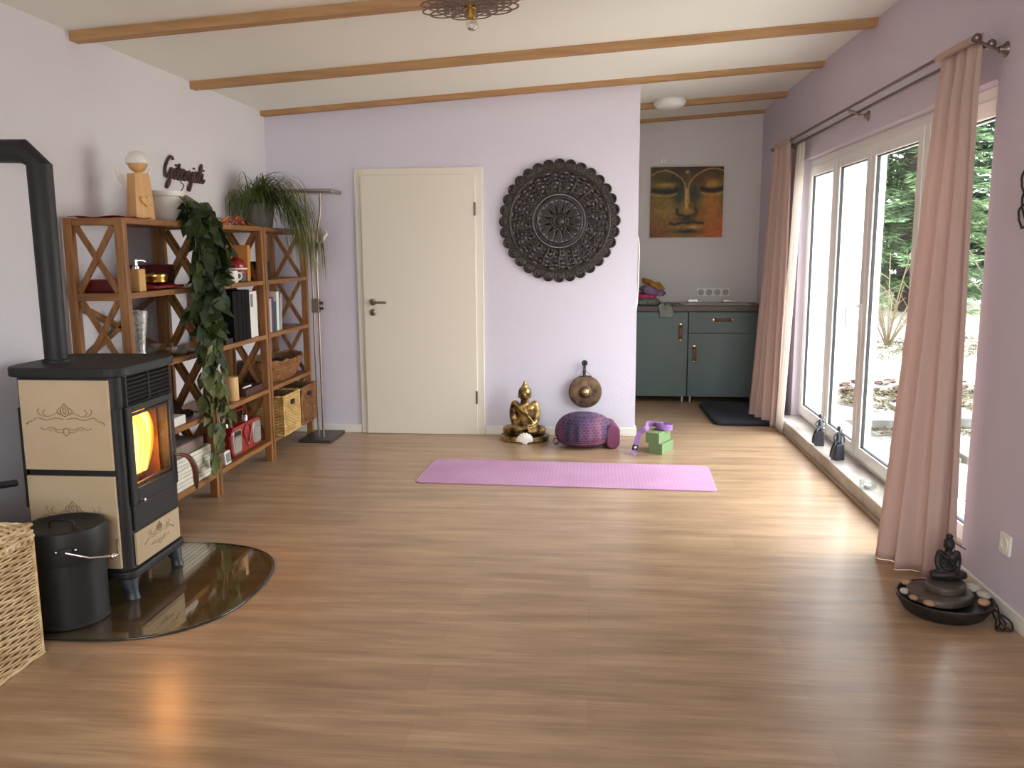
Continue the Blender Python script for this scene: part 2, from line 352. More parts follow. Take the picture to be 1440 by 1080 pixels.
    def build(s, name, m, parent=None, loc=None, smooth=None, bevel=0, segs=2, solid=0, remesh=0, subsurf=0):
        org = Vector(loc) if loc is not None else (ORIGIN[parent.name] if parent else Vector((0, 0, 0)))
        bmesh.ops.recalc_face_normals(s.bm, faces=s.bm.faces)
        me = bpy.data.meshes.new(name); bmesh.ops.translate(s.bm, vec=-org, verts=s.bm.verts); s.bm.to_mesh(me); s.bm.free()
        me.materials.append(M[m] if isinstance(m, str) else m)
        o = bpy.data.objects.new(name, me); COL.objects.link(o)
        if smooth is not None or remesh:
            me.polygons.foreach_set('use_smooth', [True] * len(me.polygons))
            if smooth is not None and smooth < 180: me.set_sharp_from_angle(angle=math.radians(smooth))
        if parent: o.parent = parent; ORIGIN[o.name] = org
        else: o.location = org; ORIGIN[o.name] = org
        if solid: k = o.modifiers.new('solid', 'SOLIDIFY'); k.thickness = solid; k.offset = 0
        if remesh:
            k = o.modifiers.new('remesh', 'REMESH'); k.mode = 'VOXEL'; k.voxel_size = remesh; k.use_smooth_shade = True
            k = o.modifiers.new('soft', 'SMOOTH'); k.factor = 0.5; k.iterations = 4
        if bevel:
            k = o.modifiers.new('bevel', 'BEVEL'); k.width = bevel; k.segments = segs; k.limit_method = 'ANGLE'; k.angle_limit = math.radians(40)
        if subsurf: k = o.modifiers.new('sub', 'SUBSURF'); k.levels = subsurf; k.render_levels = subsurf
        return o

def tag(o, label=None, cat=None, group=None, kind=None):
    if label: o['label'] = label
    if cat: o['category'] = cat
    if group: o['group'] = group
    if kind: o['kind'] = kind
    return o
def thing(name, label, cat, loc, group=None, rz=0.0):
    o = bpy.data.objects.new(name, None); COL.objects.link(o); o.location = loc; o.empty_display_size = 0.05
    ORIGIN[o.name] = Vector(loc) if not rz else Vector((0, 0, 0))      # turned things are authored about their own base
    o.rotation_euler = (0, 0, rz); return tag(o, label, cat, group)
def struct(name, mb, m, label=None, **k):
    return tag(mb.build(name, m, **k), label, kind='structure')
def dup(root, shift, label=None):
    ch_all = [(c, list(c.children)) for c in root.children]
    r = root.copy(); COL.objects.link(r); r.location = Vector(root.location) + Vector(shift)
    ORIGIN[r.name] = ORIGIN[root.name] + Vector(shift)
    if label: r['label'] = label
    for c, gs in ch_all:
        d = c.copy(); COL.objects.link(d); d.parent = r; ORIGIN[d.name] = ORIGIN[r.name]
        for g in gs:
            e = g.copy(); COL.objects.link(e); e.parent = d; ORIGIN[e.name] = ORIGIN[r.name]
    return r
def RZ(a): return Matrix.Rotation(a, 4, 'Z')
def RX(a): return Matrix.Rotation(a, 4, 'X')
def RY(a): return Matrix.Rotation(a, 4, 'Y')
def lerp(a, b, t): return a + (b - a) * t
def curve(pts, n):        # Catmull-Rom through points
    P = [Vector(p) for p in pts]; P = [P[0]*2 - P[1]] + P + [P[-1]*2 - P[-2]]; out = []; K = len(P) - 3
    for i in range(n):
        t = i / (n-1) * K; k = min(int(t), K-1); t -= k; a, b, c, d = P[k:k+4]
        out.append(0.5 * ((2*b) + (c-a)*t + (2*a - 5*b + 4*c - d)*t*t + (3*b - a - 3*c + d)*t**3))
    return out
def leaf(mb, p, tip, nrm, L, W, fold=0.18):
    p = Vector(p); d = Vector(tip).normalized(); n = Vector(nrm); s_ = d.cross(n)
    if s_.length < 1e-3: s_ = d.cross(Vector((0.3, 1, .2)))
    s_.normalize(); n = s_.cross(d).normalized(); bm = mb.bm
    prof = ((0, 0), (.18, .62), (.42, 1), (.7, .72), (1, 0)); mid = []; lf = []; rt = []
    for t, w in prof:
        c = p + d*L*t - n*L*0.28*t*t; mid.append(bm.verts.new(c))
        if 0 < t < 1:
            lf.append(bm.verts.new(c + s_*W/2*w + n*W*fold*w)); rt.append(bm.verts.new(c - s_*W/2*w + n*W*fold*w))
    for S, f in ((lf, 1), (rt, -1)):
        q = [(mid[0], mid[1], S[0]), (mid[1], mid[2], S[1], S[0]), (mid[2], mid[3], S[2], S[1]), (mid[3], mid[4], S[2])]
        for k in q: bm.faces.new(k if f > 0 else k[::-1])

# ---------------------------------------------------------------- the setting
Y0, Y1 = YR - 0.2, YK + 0.15
WY0, WY1, WZ = 3.765, 7.03, 2.114           # garden window opening
mb = MB(); mb.bounds(XL - .2, XR + .3, Y0, Y1, -0.12, 0); struct('floor', mb, 'floor', 'brown grey oak plank floor across the whole room')
mb = MB(); a, b = XL - .2, XR + .3
mb._add([(x, y, ceil_z(x) + d) for d in (0, .12) for x, y in ((a, Y0), (b, Y0), (b, Y1), (a, Y1))],
        [(3, 2, 1, 0), (4, 5, 6, 7), (0, 1, 5, 4), (1, 2, 6, 5), (2, 3, 7, 6), (3, 0, 4, 7)])
struct('ceiling', mb, 'ceiling', 'white sloping ceiling between the timber beams')
def wall_poly(mb, x0, x1, y0, y1, z0=0.0):      # wall running along x whose top follows the ceiling
    v = [(x, y, z) for y in (y0, y1) for x, z in ((x0, z0), (x1, z0), (x1, ceil_z(x1)), (x0, ceil_z(x0)))]
    mb._add(v, [(0, 1, 2, 3), (7, 6, 5, 4), (0, 4, 5, 1), (1, 5, 6, 2), (2, 6, 7, 3), (3, 7, 4, 0)])
mb = MB(); mb.bounds(XL - .2, XL, Y0, Y1, 0, ceil_z(XL)); struct('wall_left', mb, 'wall_pale', 'pale lavender wall on the left behind stove and bookcases')
mb = MB(); zt = ceil_z(XR)
mb.bounds(XR, XR + .3, Y0, WY0, 0, zt); mb.bounds(XR, XR + .3, WY1, Y1, 0, zt); mb.bounds(XR, XR + .3, WY0, WY1, WZ, zt)
struct('wall_right', mb, 'wall_mauve', 'mauve wall on the right around the garden window')
DX0, DX1, DZ = -1.79, -0.855, 2.03
mb = MB(); wall_poly(mb, XL, DX0, YB, YB + .12); wall_poly(mb, DX1, .345, YB, YB + .12); wall_poly(mb, DX0, DX1, YB, YB + .12, DZ)
struct('wall_back', mb, 'wall_lav', 'lavender wall at the back holding the white door')
mb = MB(); wall_poly(mb, -.45, XR, YK, YK + .12); struct('wall_kitchen', mb, 'wall_grey', 'grey white wall at the back of the kitchen nook')
mb = MB(); mb.bounds(-.57, -.45, YB + .12, YK + .12, 0, ceil_z(-.57)); struct('wall_nook', mb, 'wall_grey', 'side wall of the kitchen nook')
mb = MB(); ya, yb = YR - .2, YR
wall_poly(mb, XL, -1.8, ya, yb); wall_poly(mb, 1.2, XR, ya, yb)
wall_poly(mb, -1.8, 1.2, ya, yb, 2.3); mb.bounds(-1.8, 1.2, ya, yb, 0, .7)
struct('wall_rear', mb, 'wall_pale', 'lavender wall behind the camera')
mb = MB(); mb.bounds(DX0 - .1, DX1 + .1, YB + .12, YB + .16, 0, DZ + .1); struct('door_light_stop', mb, 'wall_lav', 'unseen panel added behind the door to stop light leaking in')  # unseen panel, added to block sky light leaking under the door leaf
def base(name, mb, label): struct(name, mb, 'white', label, bevel=.004)
mb = MB(); mb.bounds(XL, DX0 - .03, YB - .014, YB, 0, .065); mb.bounds(DX1 + .03, .345, YB - .014, YB, 0, .065); mb.bounds(.345, .358, YB - .014, YB + .12, 0, .065)
base('baseboard_back', mb, 'white skirting along the back wall')
mb = MB(); mb.bounds(XL, XL + .014, YR, YB - .014, 0, .065); base('baseboard_left', mb, 'white skirting along the left wall')
mb = MB(); mb.bounds(XR - .014, XR, YR, WY0 - .02, 0, .065); base('baseboard_right', mb, 'white skirting along the right wall')

def sloped_beam(name, y0, y1, x0, x1, h, label):
    mb = MB()
    v = [(x, y, ceil_z(x) - d) for x in (x0, x1) for y, d in ((y0, h), (y1, h), (y1, 0), (y0, 0))]
    mb._add(v, [(0, 1, 2, 3), (7, 6, 5, 4), (0, 4, 5, 1), (1, 5, 6, 2), (2, 6, 7, 3), (3, 7, 4, 0)])
    for k in range(9):      # a few knots and splits cut as slim dark inlays
        x = random.uniform(x0 + .2, x1 - .2); z = ceil_z(x) - h * random.uniform(.25, .8)
        mb.ell((x, y0 + .001, z), (.006, .003, random.uniform(.006, .012)), 8, 6)
    return struct(name, mb, 'beam_x', label)
sloped_beam('trim_1', 4.10, 4.175, XL, XR, .045, 'spruce ceiling beam nearest the camera, beside the lamp plate')
sloped_beam('trim_2', 5.35, 5.425, XL, XR, .045, 'spruce ceiling beam across the middle of the room')
sloped_beam('trim_3', 6.505, YB, XL, XR, .036, 'spruce ceiling beam running along the back wall')
sloped_beam('trim_4', 7.68, 7.755, -.45, XR, .045, 'spruce ceiling beam behind the kitchen ceiling lamp')
sloped_beam('trim_5', YK - .06, YK, -.45, XR, .03, 'spruce ceiling batten above the kitchen wall')

# garden window: one wide frame with four sashes
WX = 1.68
win = bpy.data.objects.new('window_1', None); COL.objects.link(win); win.location = (WX, 5.4, .1); ORIGIN['window_1'] = Vector((WX, 5.4, .1))
tag(win, 'wide white four sash garden window on the right', kind='structure')
SASH = [(3.80, 4.66), (4.67, 5.495), (5.505, 6.245), (6.255, 6.995)]
def frame_loop(mb, x0, x1, y0, y1, z0, z1, w, wb=None, wt=None):
    wb = wb or w; wt = wt or w
    mb.bounds(x0, x1, y0, y0 + w, z0, z1); mb.bounds(x0, x1, y1 - w, y1, z0, z1)
    mb.bounds(x0, x1, y0 + w, y1 - w, z0, z0 + wb); mb.bounds(x0, x1, y0 + w, y1 - w, z1 - wt, z1)
mb = MB(); frame_loop(mb, WX + .015, WX + .08, WY0, WY1, .10, WZ, .05, .05, .07)
mb.bounds(WX + .015, WX + .08, 5.47, 5.53, .15, WZ - .07); mb.build('frame', 'pvc', win, bevel=.004)
for i, (y0, y1) in enumerate(SASH):
    mb = MB(); frame_loop(mb, WX, WX + .07, y0, y1, .125, WZ - .055, .075); s_ = mb.build('sash', 'pvc', win, bevel=.006)
    mb = MB(); frame_loop(mb, WX + .012, WX + .03, y0 + .075, y1 - .075, .2, WZ - .13, .006); mb.build('gasket', 'gasket', s_)
    mb = MB(); mb.bounds(WX + .034, WX + .04, y0 + .07, y1 - .07, .195, WZ - .125); mb.build('pane', 'pane', s_)
mb = MB(); hy = 5.53
mb.box((WX - .004, hy, 1.06), (.012, .03, .075)); mb.tube([(WX - .01, hy, 1.08), (WX - .055, hy, 1.085)], .011, 10)
mb.tube(curve([(WX - .05, hy, 1.085), (WX - .075, hy, 1.078), (WX - .085, hy, 1.05), (WX - .085, hy, .99), (WX - .078, hy, .945)], 14), .011, 10)
mb.build('window_handle', 'pvc', win, smooth=50, bevel=.002)
mb = MB(); mb.bounds(1.522, WX + .02, WY0 + .01, 7.02, 0, .097); mb.build('window_sill', 'marble', win, bevel=.006)
mb = MB(); mb.bounds(1.512, 1.522, WY0 + .01, 7.02, 0, .02); mb.build('sill_strip', 'strip', win, bevel=.003)
# outer sill
mb = MB(); mb.bounds(WX + .08, XR + .36, WY0, WY1, .05, .1); mb.build('outer_sill', 'render_white', win)
# rear window behind the camera
w2 = bpy.data.objects.new('window_2', None); COL.objects.link(w2); w2.location = (-.3, YR - .1, .7); ORIGIN['window_2'] = Vector(w2.location)
tag(w2, 'window in the wall behind the camera', kind='structure')
mb = MB()
for x0, x1 in ((-1.8, -1.74), (-.33, -.27), (1.14, 1.2)): mb.bounds(x0, x1, YR - .14, YR - .07, .7, 2.3)
mb.bounds(-1.74, 1.14, YR - .14, YR - .07, .7, .76); mb.bounds(-1.74, 1.14, YR - .14, YR - .07, 2.24, 2.3)
mb.build('frame', 'pvc', w2, bevel=.004)
mb = MB(); mb.bounds(-1.74, 1.14, YR - .11, YR - .104, .76, 2.24); mb.build('pane', 'pane', w2)

# interior door
dr = bpy.data.objects.new('door_1', None); COL.objects.link(dr); dr.location = (-1.32, YB, 0); ORIGIN['door_1'] = Vector(dr.location)
tag(dr, 'closed cream white interior door in the back wall', kind='structure')
mb = MB(); fx0, fx1 = -1.818, -.828
for x0, x1, z0, z1 in ((fx0, fx0 + .062, 0, 2.058), (fx1 - .062, fx1, 0, 2.058), (fx0 + .062, fx1 - .062, 1.998, 2.058)): mb.bounds(x0, x1, YB - .018, YB + .001, z0, z1)
for x0, x1, z0, z1 in ((DX0, -1.76, 0, DZ), (-.885, DX1, 0, DZ), (-1.76, -.885, 2.0, DZ)): mb.bounds(x0, x1, YB, YB + .12, z0, z1)
mb.build('door_frame', 'door', dr, bevel=.003)
mb = MB(); lx0, lx1 = -1.765, -.884
for z0, z1 in ((.002, .398), (.401, .798), (.8, 2.005)): mb.bounds(lx0, lx1, YB - .034, YB - .006, z0, z1)
mb.bounds(lx0 + .002, lx1 - .002, YB - .0335, YB - .008, .02, 2.0)
lf_ = mb.build('door_leaf', 'door', dr, bevel=.0012)
mb = MB(); hx = -1.694
mb.lathe([(0, 0), (.026, 0), (.026, .008), (.02, .01), (0, .01)], (hx, YB - .034, 1.043), 24, RX(PI/2))
mb.tube([(hx, YB - .044, 1.043), (hx, YB - .085, 1.043)], .0095, 12)
mb.tube([(hx - .004, YB - .085, 1.043), (hx + .05, YB - .088, 1.043), (hx + .115, YB - .085, 1.042)], .0095, 12)
mb.build('door_handle', 'nickel', dr, smooth=40)
mb = MB(); mb.lathe([(0, 0), (.026, 0), (.026, .007), (.02, .009), (0, .009)], (hx, YB - .034, .963), 24, RX(PI/2)); ro = mb.build('keyhole_rosette', 'nickel', dr, smooth=40)
mb = MB(); mb.lathe([(0, 0), (.005, 0), (.005, .002), (0, .002)], (hx, YB - .0425, .967), 12, RX(PI/2)); mb.box((hx, YB - .0435, .958), (.004, .002, .016)); mb.build('keyhole', 'gasket', ro)
for z in (1.748, .297):
    mb = MB(); mb.tube([(-.887, YB - .032, z - .05), (-.887, YB - .032, z + .05)], .008, 10); mb.box((-.887, YB - .022, z), (.012, .02, .04)); mb.build('hinge', 'hinge_grey', dr, smooth=40)

# ---------------------------------------------------------------- garden
def gz(x, y):
    t = max(0, min(1, (math.hypot(x, y) - 6.5) / 8.0)); return -.14 + .95 * t * t * (3 - 2*t)
mb = MB(); mb.grid(lambda u, v: (lerp(XR + .3, 16, u), lerp(-3, 24, v), gz(lerp(XR + .3, 16, u), lerp(-3, 24, v)) + .03 * noise.noise((u * 30, v * 50, 0))), 40, 70)
struct('ground', mb, 'gravel', 'pale garden ground outside the window', smooth=180)
mb = MB(); mb.bounds(2.02, 2.80, 9.0, 9.3, -.2, 2.75); mb.bounds(1.96, 2.88, 8.94, 9.36, 2.75, 2.85)
o = tag(mb.build('garden_wall', 'render_white', loc=(2.4, 9.15, -.2), bevel=.01), 'white rendered wall standing outside the far window panes', 'wall', kind='structure')
k = 0
for ry in range(4):
    for rx in range(2):
        mb = MB(); x0, y0 = 2.1 + rx * .62, 4.3 + ry * 1.0
        z = gz(x0 + .3, y0 + .45) + .02
        mb.bounds(x0, x0 + .58, y0, y0 + .94, z - .06, z + .03)
        where = ['beside the sill nearest the pink curtain', 'second row from the pink curtain', 'third row from the pink curtain', 'row farthest from the pink curtain'][ry] + [', next to the house', ', on the garden side'][rx]
        tag(mb.build('paving_slab', 'flagstone', loc=(x0 + .3, y0 + .47, z - .06), bevel=.008), 'grey patio slab outside, ' + where, 'paving slab', 'patio slabs under the window')
def conifer(x, y, H, R, m, label, base_h=.5, seed=1):
    rnd = random.Random(seed); z0 = gz(x, y) - .05
    t = thing('conifer', label, 'tree', (x, y, z0), 'conifers at the end of the garden')
    mb = MB(); mb.tube([(x, y, z0), (x + .03, y, z0 + H * .5), (x, y, z0 + H)], [.13, .08, .015], 8); mb.build('trunk', 'bark', t, smooth=60)
    V, Fc = [], []; h = base_h
    while h < H - .1:
        rad = R * (1 - h / H) ** .8 + .12
        for b_ in range(19):
            a = rnd.uniform(0, 2*PI); L_ = rad * rnd.uniform(.75, 1.1); n = max(4, int(L_ / .07)); ca, sa = math.cos(a), math.sin(a)
            for i in range(1, n + 1):
                f = i / n; px, py, pz = x + ca*L_*f, y + sa*L_*f, z0 + h - .22*L_*f*f + rnd.uniform(-.05, .05)
                for s_ in (-1.5, -1.1, -.7, -.35, 0, .35, .7, 1.1, 1.5):
                    b2_ = a + s_*rnd.uniform(.7, 1.2); l = rnd.uniform(.09, .19); w = rnd.uniform(.009, .016); dz = rnd.uniform(-.45, .25)
                    dx, dy = math.cos(b2_), math.sin(b2_); k = len(V); mx_, my_, mz_ = px + dx*l*.5, py + dy*l*.5, pz + dz*l*.5; tw = rnd.uniform(-1, 1)
                    V += [(px, py, pz), (mx_ - dy*w, my_ + dx*w, mz_ + w*tw), (px + dx*l, py + dy*l, pz + dz*l), (mx_ + dy*w, my_ - dx*w, mz_ - w*tw)]; Fc.append((k, k+1, k+2, k+3))
        h += rnd.uniform(.18, .27)
    me = bpy.data.meshes.new('needles'); o0 = ORIGIN[t.name]; me.from_pydata([(p[0] - o0.x, p[1] - o0.y, p[2] - o0.z) for p in V], [], Fc); me.materials.append(M[m])
    o = bpy.data.objects.new('needles', me); COL.objects.link(o); o.parent = t
conifer(4.05, 11.6, 4.4, 1.25, 'needle', 'light green conifer behind the middle window pane', .45, 2)
conifer(5.3, 13.6, 5.2, 1.7, 'needle_dark', 'dark tall conifer standing behind the light green one', .5, 3)
conifer(6.6, 13.2, 4.6, 1.6, 'needle', 'light green conifer seen in the gap right of the pink curtain', .5, 4)
conifer(8.2, 15.0, 5.8, 1.9, 'needle_dark', 'dark conifer farthest to the right beyond the curtain gap', .5, 5)
conifer(3.6, 14.6, 5.4, 1.6, 'needle_dark', 'dark conifer behind the white garden wall', .5, 6)
def bare_shrub(x, y, label, seed):
    rnd = random.Random(seed); z0 = gz(x, y) - .03; mb = MB()
    for k in range(14):
        a = rnd.uniform(0, 2*PI); r = rnd.uniform(.2, .6); h = rnd.uniform(.5, 1.25)
        pts = curve([(x, y, z0), (x + r*.4*math.cos(a), y + r*.4*math.sin(a), z0 + h*.5), (x + r*math.cos(a), y + r*math.sin(a), z0 + h)], 8)
        mb.tube(pts, [.012 - .0012*i for i in range(8)], 5)
        for j in (3, 5):
            b_ = pts[j] + Vector((rnd.uniform(-.25, .25), rnd.uniform(-.25, .25), rnd.uniform(.1, .3))); mb.tube([pts[j], b_], [.006, .002], 4)
    tag(mb.build('bare_shrub', 'twig', loc=(x, y, z0)), label, 'shrub', 'leafless shrubs in the garden')
bare_shrub(3.35, 10.0, 'leafless pale shrub in front of the light green conifer', 11)
bare_shrub(4.75, 10.3, 'leafless pale shrub in the gap right of the pink curtain', 12)
def tuft_patch(name, x0, x1, y0, y1, n, m, L_, label, seed, flat=False):
    rnd = random.Random(seed); mb = MB()
    for i in range(n):
        x, y = rnd.uniform(x0, x1), rnd.uniform(y0, y1); a = rnd.uniform(0, 2*PI)
        leaf(mb, (x, y, gz(x, y) + .01), (math.cos(a), math.sin(a), rnd.uniform(.1, .7) if not flat else .15), (0, 0, 1), rnd.uniform(.5, 1.1) * L_, L_ * (.1 if not flat else .5), .2)
    tag(mb.build(name, m, loc=((x0+x1)/2, (y0+y1)/2, gz((x0+x1)/2, (y0+y1)/2)), smooth=180), label, 'dry grass' if not flat else 'leaves', kind='stuff')
tuft_patch('dry_grass', 2.2, 4.6, 6.7, 8.5, 5200, 'dry_grass', .15, 'straw coloured dry grass beyond the patio slabs', 21)
tuft_patch('dry_grass', 3.0, 5.6, 9.4, 10.2, 1500, 'dry_grass', .16, 'straw coloured dry grass band in front of the conifers', 22)
tuft_patch('dead_leaves', 2.4, 3.6, 8.3, 8.8, 140, 'dry_leaf', .12, 'russet dead leaves lying behind the dry grass', 23, True)

# ---------------------------------------------------------------- wood stove corner
HP = .010      # hearth plate thickness
mb = MB(); out = []
for i in range(72):
    a = 2*PI*i/72; c, s_ = math.cos(a), math.sin(a); e = 2/2.6
    out.append((-1.955 + .54*abs(c)**e*(1 if c >= 0 else -1), 3.385 + .535*abs(s_)**e*(1 if s_ >= 0 else -1)))
mb.prism(out, HP - .001, Matrix.Translation((0, 0, .001)))
hpl = tag(mb.build('hearth_plate', 'hearth_glass', loc=(-1.95, 3.385, 0), bevel=.003, segs=3), 'rounded smoked glass hearth plate on the floor under the stove', 'hearth plate')

mb = MB(); mb.tube([(-1.955 + (x + 1.955)*1.004, 3.385 + (y - 3.385)*1.004, HP/2 + .0005) for x, y in out], .0046, 6, closed=True); mb.build('polished_edge', 'glass_edge', hpl, smooth=180)
SX0, SX1, SY0, SY1 = -2.325, -1.885, 3.205, 3.655
st = thing('wood_stove', 'black wood stove with cream tiles and a burning fire', 'stove', (-2.1, 3.43, HP))
def ornament(mb, org, ux, uz, w):       # scrolls left and right of a small flower; ux / uz span the tile
    org, ux, uz = Vector(org), Vector(ux), Vector(uz); r = .0028 * w / .36
    def P(pts, n=14, rr=1.0):
        mb.tube([org + ux*(p[0]*w) + uz*(p[1]*w) for p in curve([(a, b, 0) for a, b in pts], n)], r*rr, 5, flat=.5)
    for s_ in (1, -1):
        P([(0, .06), (.09*s_, .1), (.2*s_, .06), (.26*s_, .1), (.23*s_, .14)])
        P([(.02*s_, .03), (.12*s_, .045), (.22*s_, .02), (.33*s_, .05), (.37*s_, .02)], rr=1.3)
        P([(.2*s_, .06), (.28*s_, .07), (.32*s_, .12), (.3*s_, .15)])
        P([(.39*s_, .01), (.44*s_, -.005), (.46*s_, -.03)], 8, 1.8)
        P([(0, -.07), (.09*s_, -.09), (.17*s_, -.06), (.25*s_, -.09), (.3*s_, -.07)], rr=1.2)
        P([(.02*s_, -.12), (.1*s_, -.12), (.14*s_, -.09), (.2*s_, -.1)])
        P([(0, -.16), (.04*s_, -.12), (.02*s_, -.08)], 8)
        P([(.0, .21), (.045*s_, .15), (.04*s_, .09), (0, .06)], 10, 1.4)
        P([(.0, .17), (.02*s_, .13), (0, .09)], 8, 1.2)
        P([(.06*s_, .16), (.09*s_, .12), (.06*s_, .08)], 8, 1.2)
# body shell with the fire chamber left open to the front
mb = MB()
def rbox(mb, x0, x1, y0, y1, z0, z1, r):
    o_ = []
    for cx, cy, a0 in ((x1 - r, y1 - r, 0), (x0 + r, y1 - r, 90), (x0 + r, y0 + r, 180), (x1 - r, y0 + r, 270)):
        for k in range(5): a = math.radians(a0 + k*22.5); o_.append((cx + r*math.cos(a), cy + r*math.sin(a)))
    mb.prism(o_, z1 - z0, Matrix.Translation((0, 0, z0)))
rbox(mb, SX0, SX1, SY0, SY1, .135, .40, .045)
rbox(mb, SX0, SX1, SY0, SY1, .815, .945, .045)
rbox(mb, SX0, -2.255, SY0, SY1, .40, .815, .03)
mb.bounds(-2.25, SX1 - .0005, 3.235, 3.2625, .395, .82); mb.bounds(-2.25, SX1 - .0005, 3.5975, 3.625, .395, .82)
rbox(mb, SX0, SX1, SY0, 3.262, .40, .815, .027); rbox(mb, SX0, SX1, 3.598, SY1, .40, .815, .027)
mb.build('body', 'iron', st, smooth=40)
mb = MB(); mb.bounds(-2.255, -2.24, 3.263, 3.597, .401, .814); mb.bounds(-2.24, -1.93, 3.263, 3.275, .401, .814); mb.bounds(-2.24, -1.93, 3.585, 3.597, .401, .814); mb.bounds(-2.24, -1.92, 3.275, 3.585, .401, .43)
mb.build('firebrick_lining', 'soot', st)
mb = MB(); o_ = []
for i in range(40):
    a = 2*PI*i/40; c, s_ = math.cos(a), math.sin(a); e = 2/7
    o_.append((-2.105 + .255*abs(c)**e*(1 if c >= 0 else -1), 3.43 + .25*abs(s_)**e*(1 if s_ >= 0 else -1)))
mb.prism(o_, .04, Matrix.Translation((0, 0, .945))); mb.build('top_plate', 'iron', st, bevel=.006)
mb = MB(); rbox(mb, SX0 - .01, SX1 + .018, SY0 - .012, SY1 + .012, .098, .135, .045); mb.build('plinth', 'iron', st, bevel=.01, segs=3, smooth=40)
for x, y in ((SX1 - .035, SY0 + .04), (SX1 - .035, SY1 - .04), (SX0 + .05, SY0 + .04), (SX0 + .05, SY1 - .04)):
    mb = MB(); dx = 1 if x > -2.1 else -1; dy = 1 if y > 3.43 else -1
    mb.tube([(x, y, .1), (x + .008*dx, y + .004*dy, .075), (x + .016*dx, y + .006*dy, .045), (x + .02*dx, y + .008*dy, HP + .008), (x + .02*dx, y + .008*dy, HP)], [.04, .036, .024, .026, .03], 12)
    mb.ell((x - .03*dx, y - .02*dy, .088), (.03, .03, .016), 12, 8)
    mb.build('foot', 'castgrey', st, smooth=50)
for z0, z1, zo in ((.565, .935, .765), (.15, .54, .36)):
    mb = MB(); mb.bounds(-2.292, -1.915, SY0 - .012, SY0 + .002, z0, z1); tl = mb.build('side_tile', 'tile', st, bevel=.003); tl['label'] = 'cream side tile'
    mb = MB(); ornament(mb, (-2.103, SY0 - .0125, zo), (1, 0, 0), (0, 0, 1), .36); mb.build('ornament', 'tile_ink', tl, smooth=180)
# vent grille
mb = MB(); gy0, gy1 = 3.262, 3.612
for z in [.826 + .0175*i for i in range(8)]: mb.box((SX1 + .006, (gy0+gy1)/2, z), (.014, gy1 - gy0, .008), RY(.5))
mb.bounds(SX1, SX1 + .012, 3.432, 3.442, .82, .953 - .005); mb.bounds(SX1, SX1 + .012, gy0 - .008, gy0, .82, .948); mb.bounds(SX1, SX1 + .012, gy1, gy1 + .008, .82, .948)
mb.build('vent_grille', 'iron', st)
mb = MB(); mb.bounds(SX1 - .001, SX1 + .002, gy0, gy1, .82, .948); mb.build('vent_slot', 'iron_dark', st)
# fire door
mb = MB(); frame_loop(mb, SX1, SX1 + .018, 3.245, 3.625, .401, .818, .036, .07, .03); fd = mb.build('fire_door', 'iron', st, bevel=.005)
mb = MB(); frame_loop(mb, SX1 - .004, SX1 + .01, 3.281, 3.589, .475, .782, .012); mb.build('inner_frame', 'iron', fd, bevel=.003)
mb = MB(); mb.bounds(SX1 - .002, SX1 + .002, 3.292, 3.578, .486, .772); mb.build('glass', 'stove_glass', fd)
mb = MB(); mb.tube(curve([(SX1 + .016, 3.61, .535), (SX1 + .05, 3.625, .53), (SX1 + .075, 3.64, .505), (SX1 + .085, 3.655, .455), (SX1 + .08, 3.668, .385), (SX1 + .078, 3.674, .355)], 16), [.006, .008, .01, .012, .014, .016, .018, .019, .02, .02, .019, .018, .015, .012, .008, .003], 10, flat=.7)
h_ = mb.build('door_handle', 'handle_dark', fd, smooth=60); h_['label'] = 'curved brown handle'
mb = MB(); mb.bounds(SX1, SX1 + .012, 3.25, 3.62, .295, .40); mb.build('ash_drawer', 'iron', st, bevel=.004)
mb = MB(); mb.lathe([(0, 0), (.008, 0), (.006, .012), (.009, .02), (0, .024)], (SX1 + .016, 3.30, .415), 12, RY(PI/2)); mb.build('knob', 'steel', st, smooth=50)
mb = MB(); mb.bounds(SX1, SX1 + .012, 3.25, 3.62, .145, .285); tl = mb.build('front_tile', 'tile', st, bevel=.003); tl['label'] = 'cream front tile'
mb = MB(); ornament(mb, (SX1 + .0125, 3.435, .222), (0, 1, 0), (0, 0, 1), .27); mb.build('ornament', 'tile_ink', tl, smooth=180)
# logs and fire
for i, (p, q, r) in enumerate((((-2.2, 3.34, .468), (-1.945, 3.42, .472), .038), ((-2.19, 3.52, .465), (-1.95, 3.50, .466), .035), ((-2.18, 3.40, .53), (-1.99, 3.36, .525), .034))):
    mb = MB(); mb.tube([p, lerp(Vector(p), Vector(q), .5) + Vector((0, 0, .004)), q], [r, r*1.05, r*.95], 10); mb.build('log', 'soot', st, smooth=40)
def flame(mb, x, y, z, h, r, lean):
    mb.tube([(x + lean[0]*t*t, y + lean[1]*t*t, z + h*t) for t in [i/9 for i in range(10)]], [r*(.55 + 1.5*t)*(1 - t)**.55 + .001 for t in [i/9 for i in range(10)]], 12)
FL = [(-1.962, 3.42, .50, .275, .056, (-.01, .03)), (-1.968, 3.475, .495, .28, .052, (0, .06)), (-1.945, 3.375, .505, .265, .044, (0, .01)), (-1.985, 3.53, .49, .275, .036, (0, .03))]
for nm, mm, kr, kh, lb_ in (('inner_flame', 'fire_core', .85, .92, 'white hot heart of the fire'), ('flame', 'fire_mid', 1.18, 1.0, 'yellow flames'), ('outer_flame', 'fire_tip', 1.5, 1.03, 'orange flame edges')):
    mb = MB()
    for i, (x, y, z_, h, rr_, ln) in enumerate(FL):
        if nm == 'inner_flame' and i == 3: h = h*.6
        flame(mb, x - (kr - 1)*.02, y, z_, min(h*kh, .775 - z_), rr_*kr, ln)
    o = mb.build(nm, mm, st, smooth=180); o['label'] = lb_; o['kind'] = 'stuff'
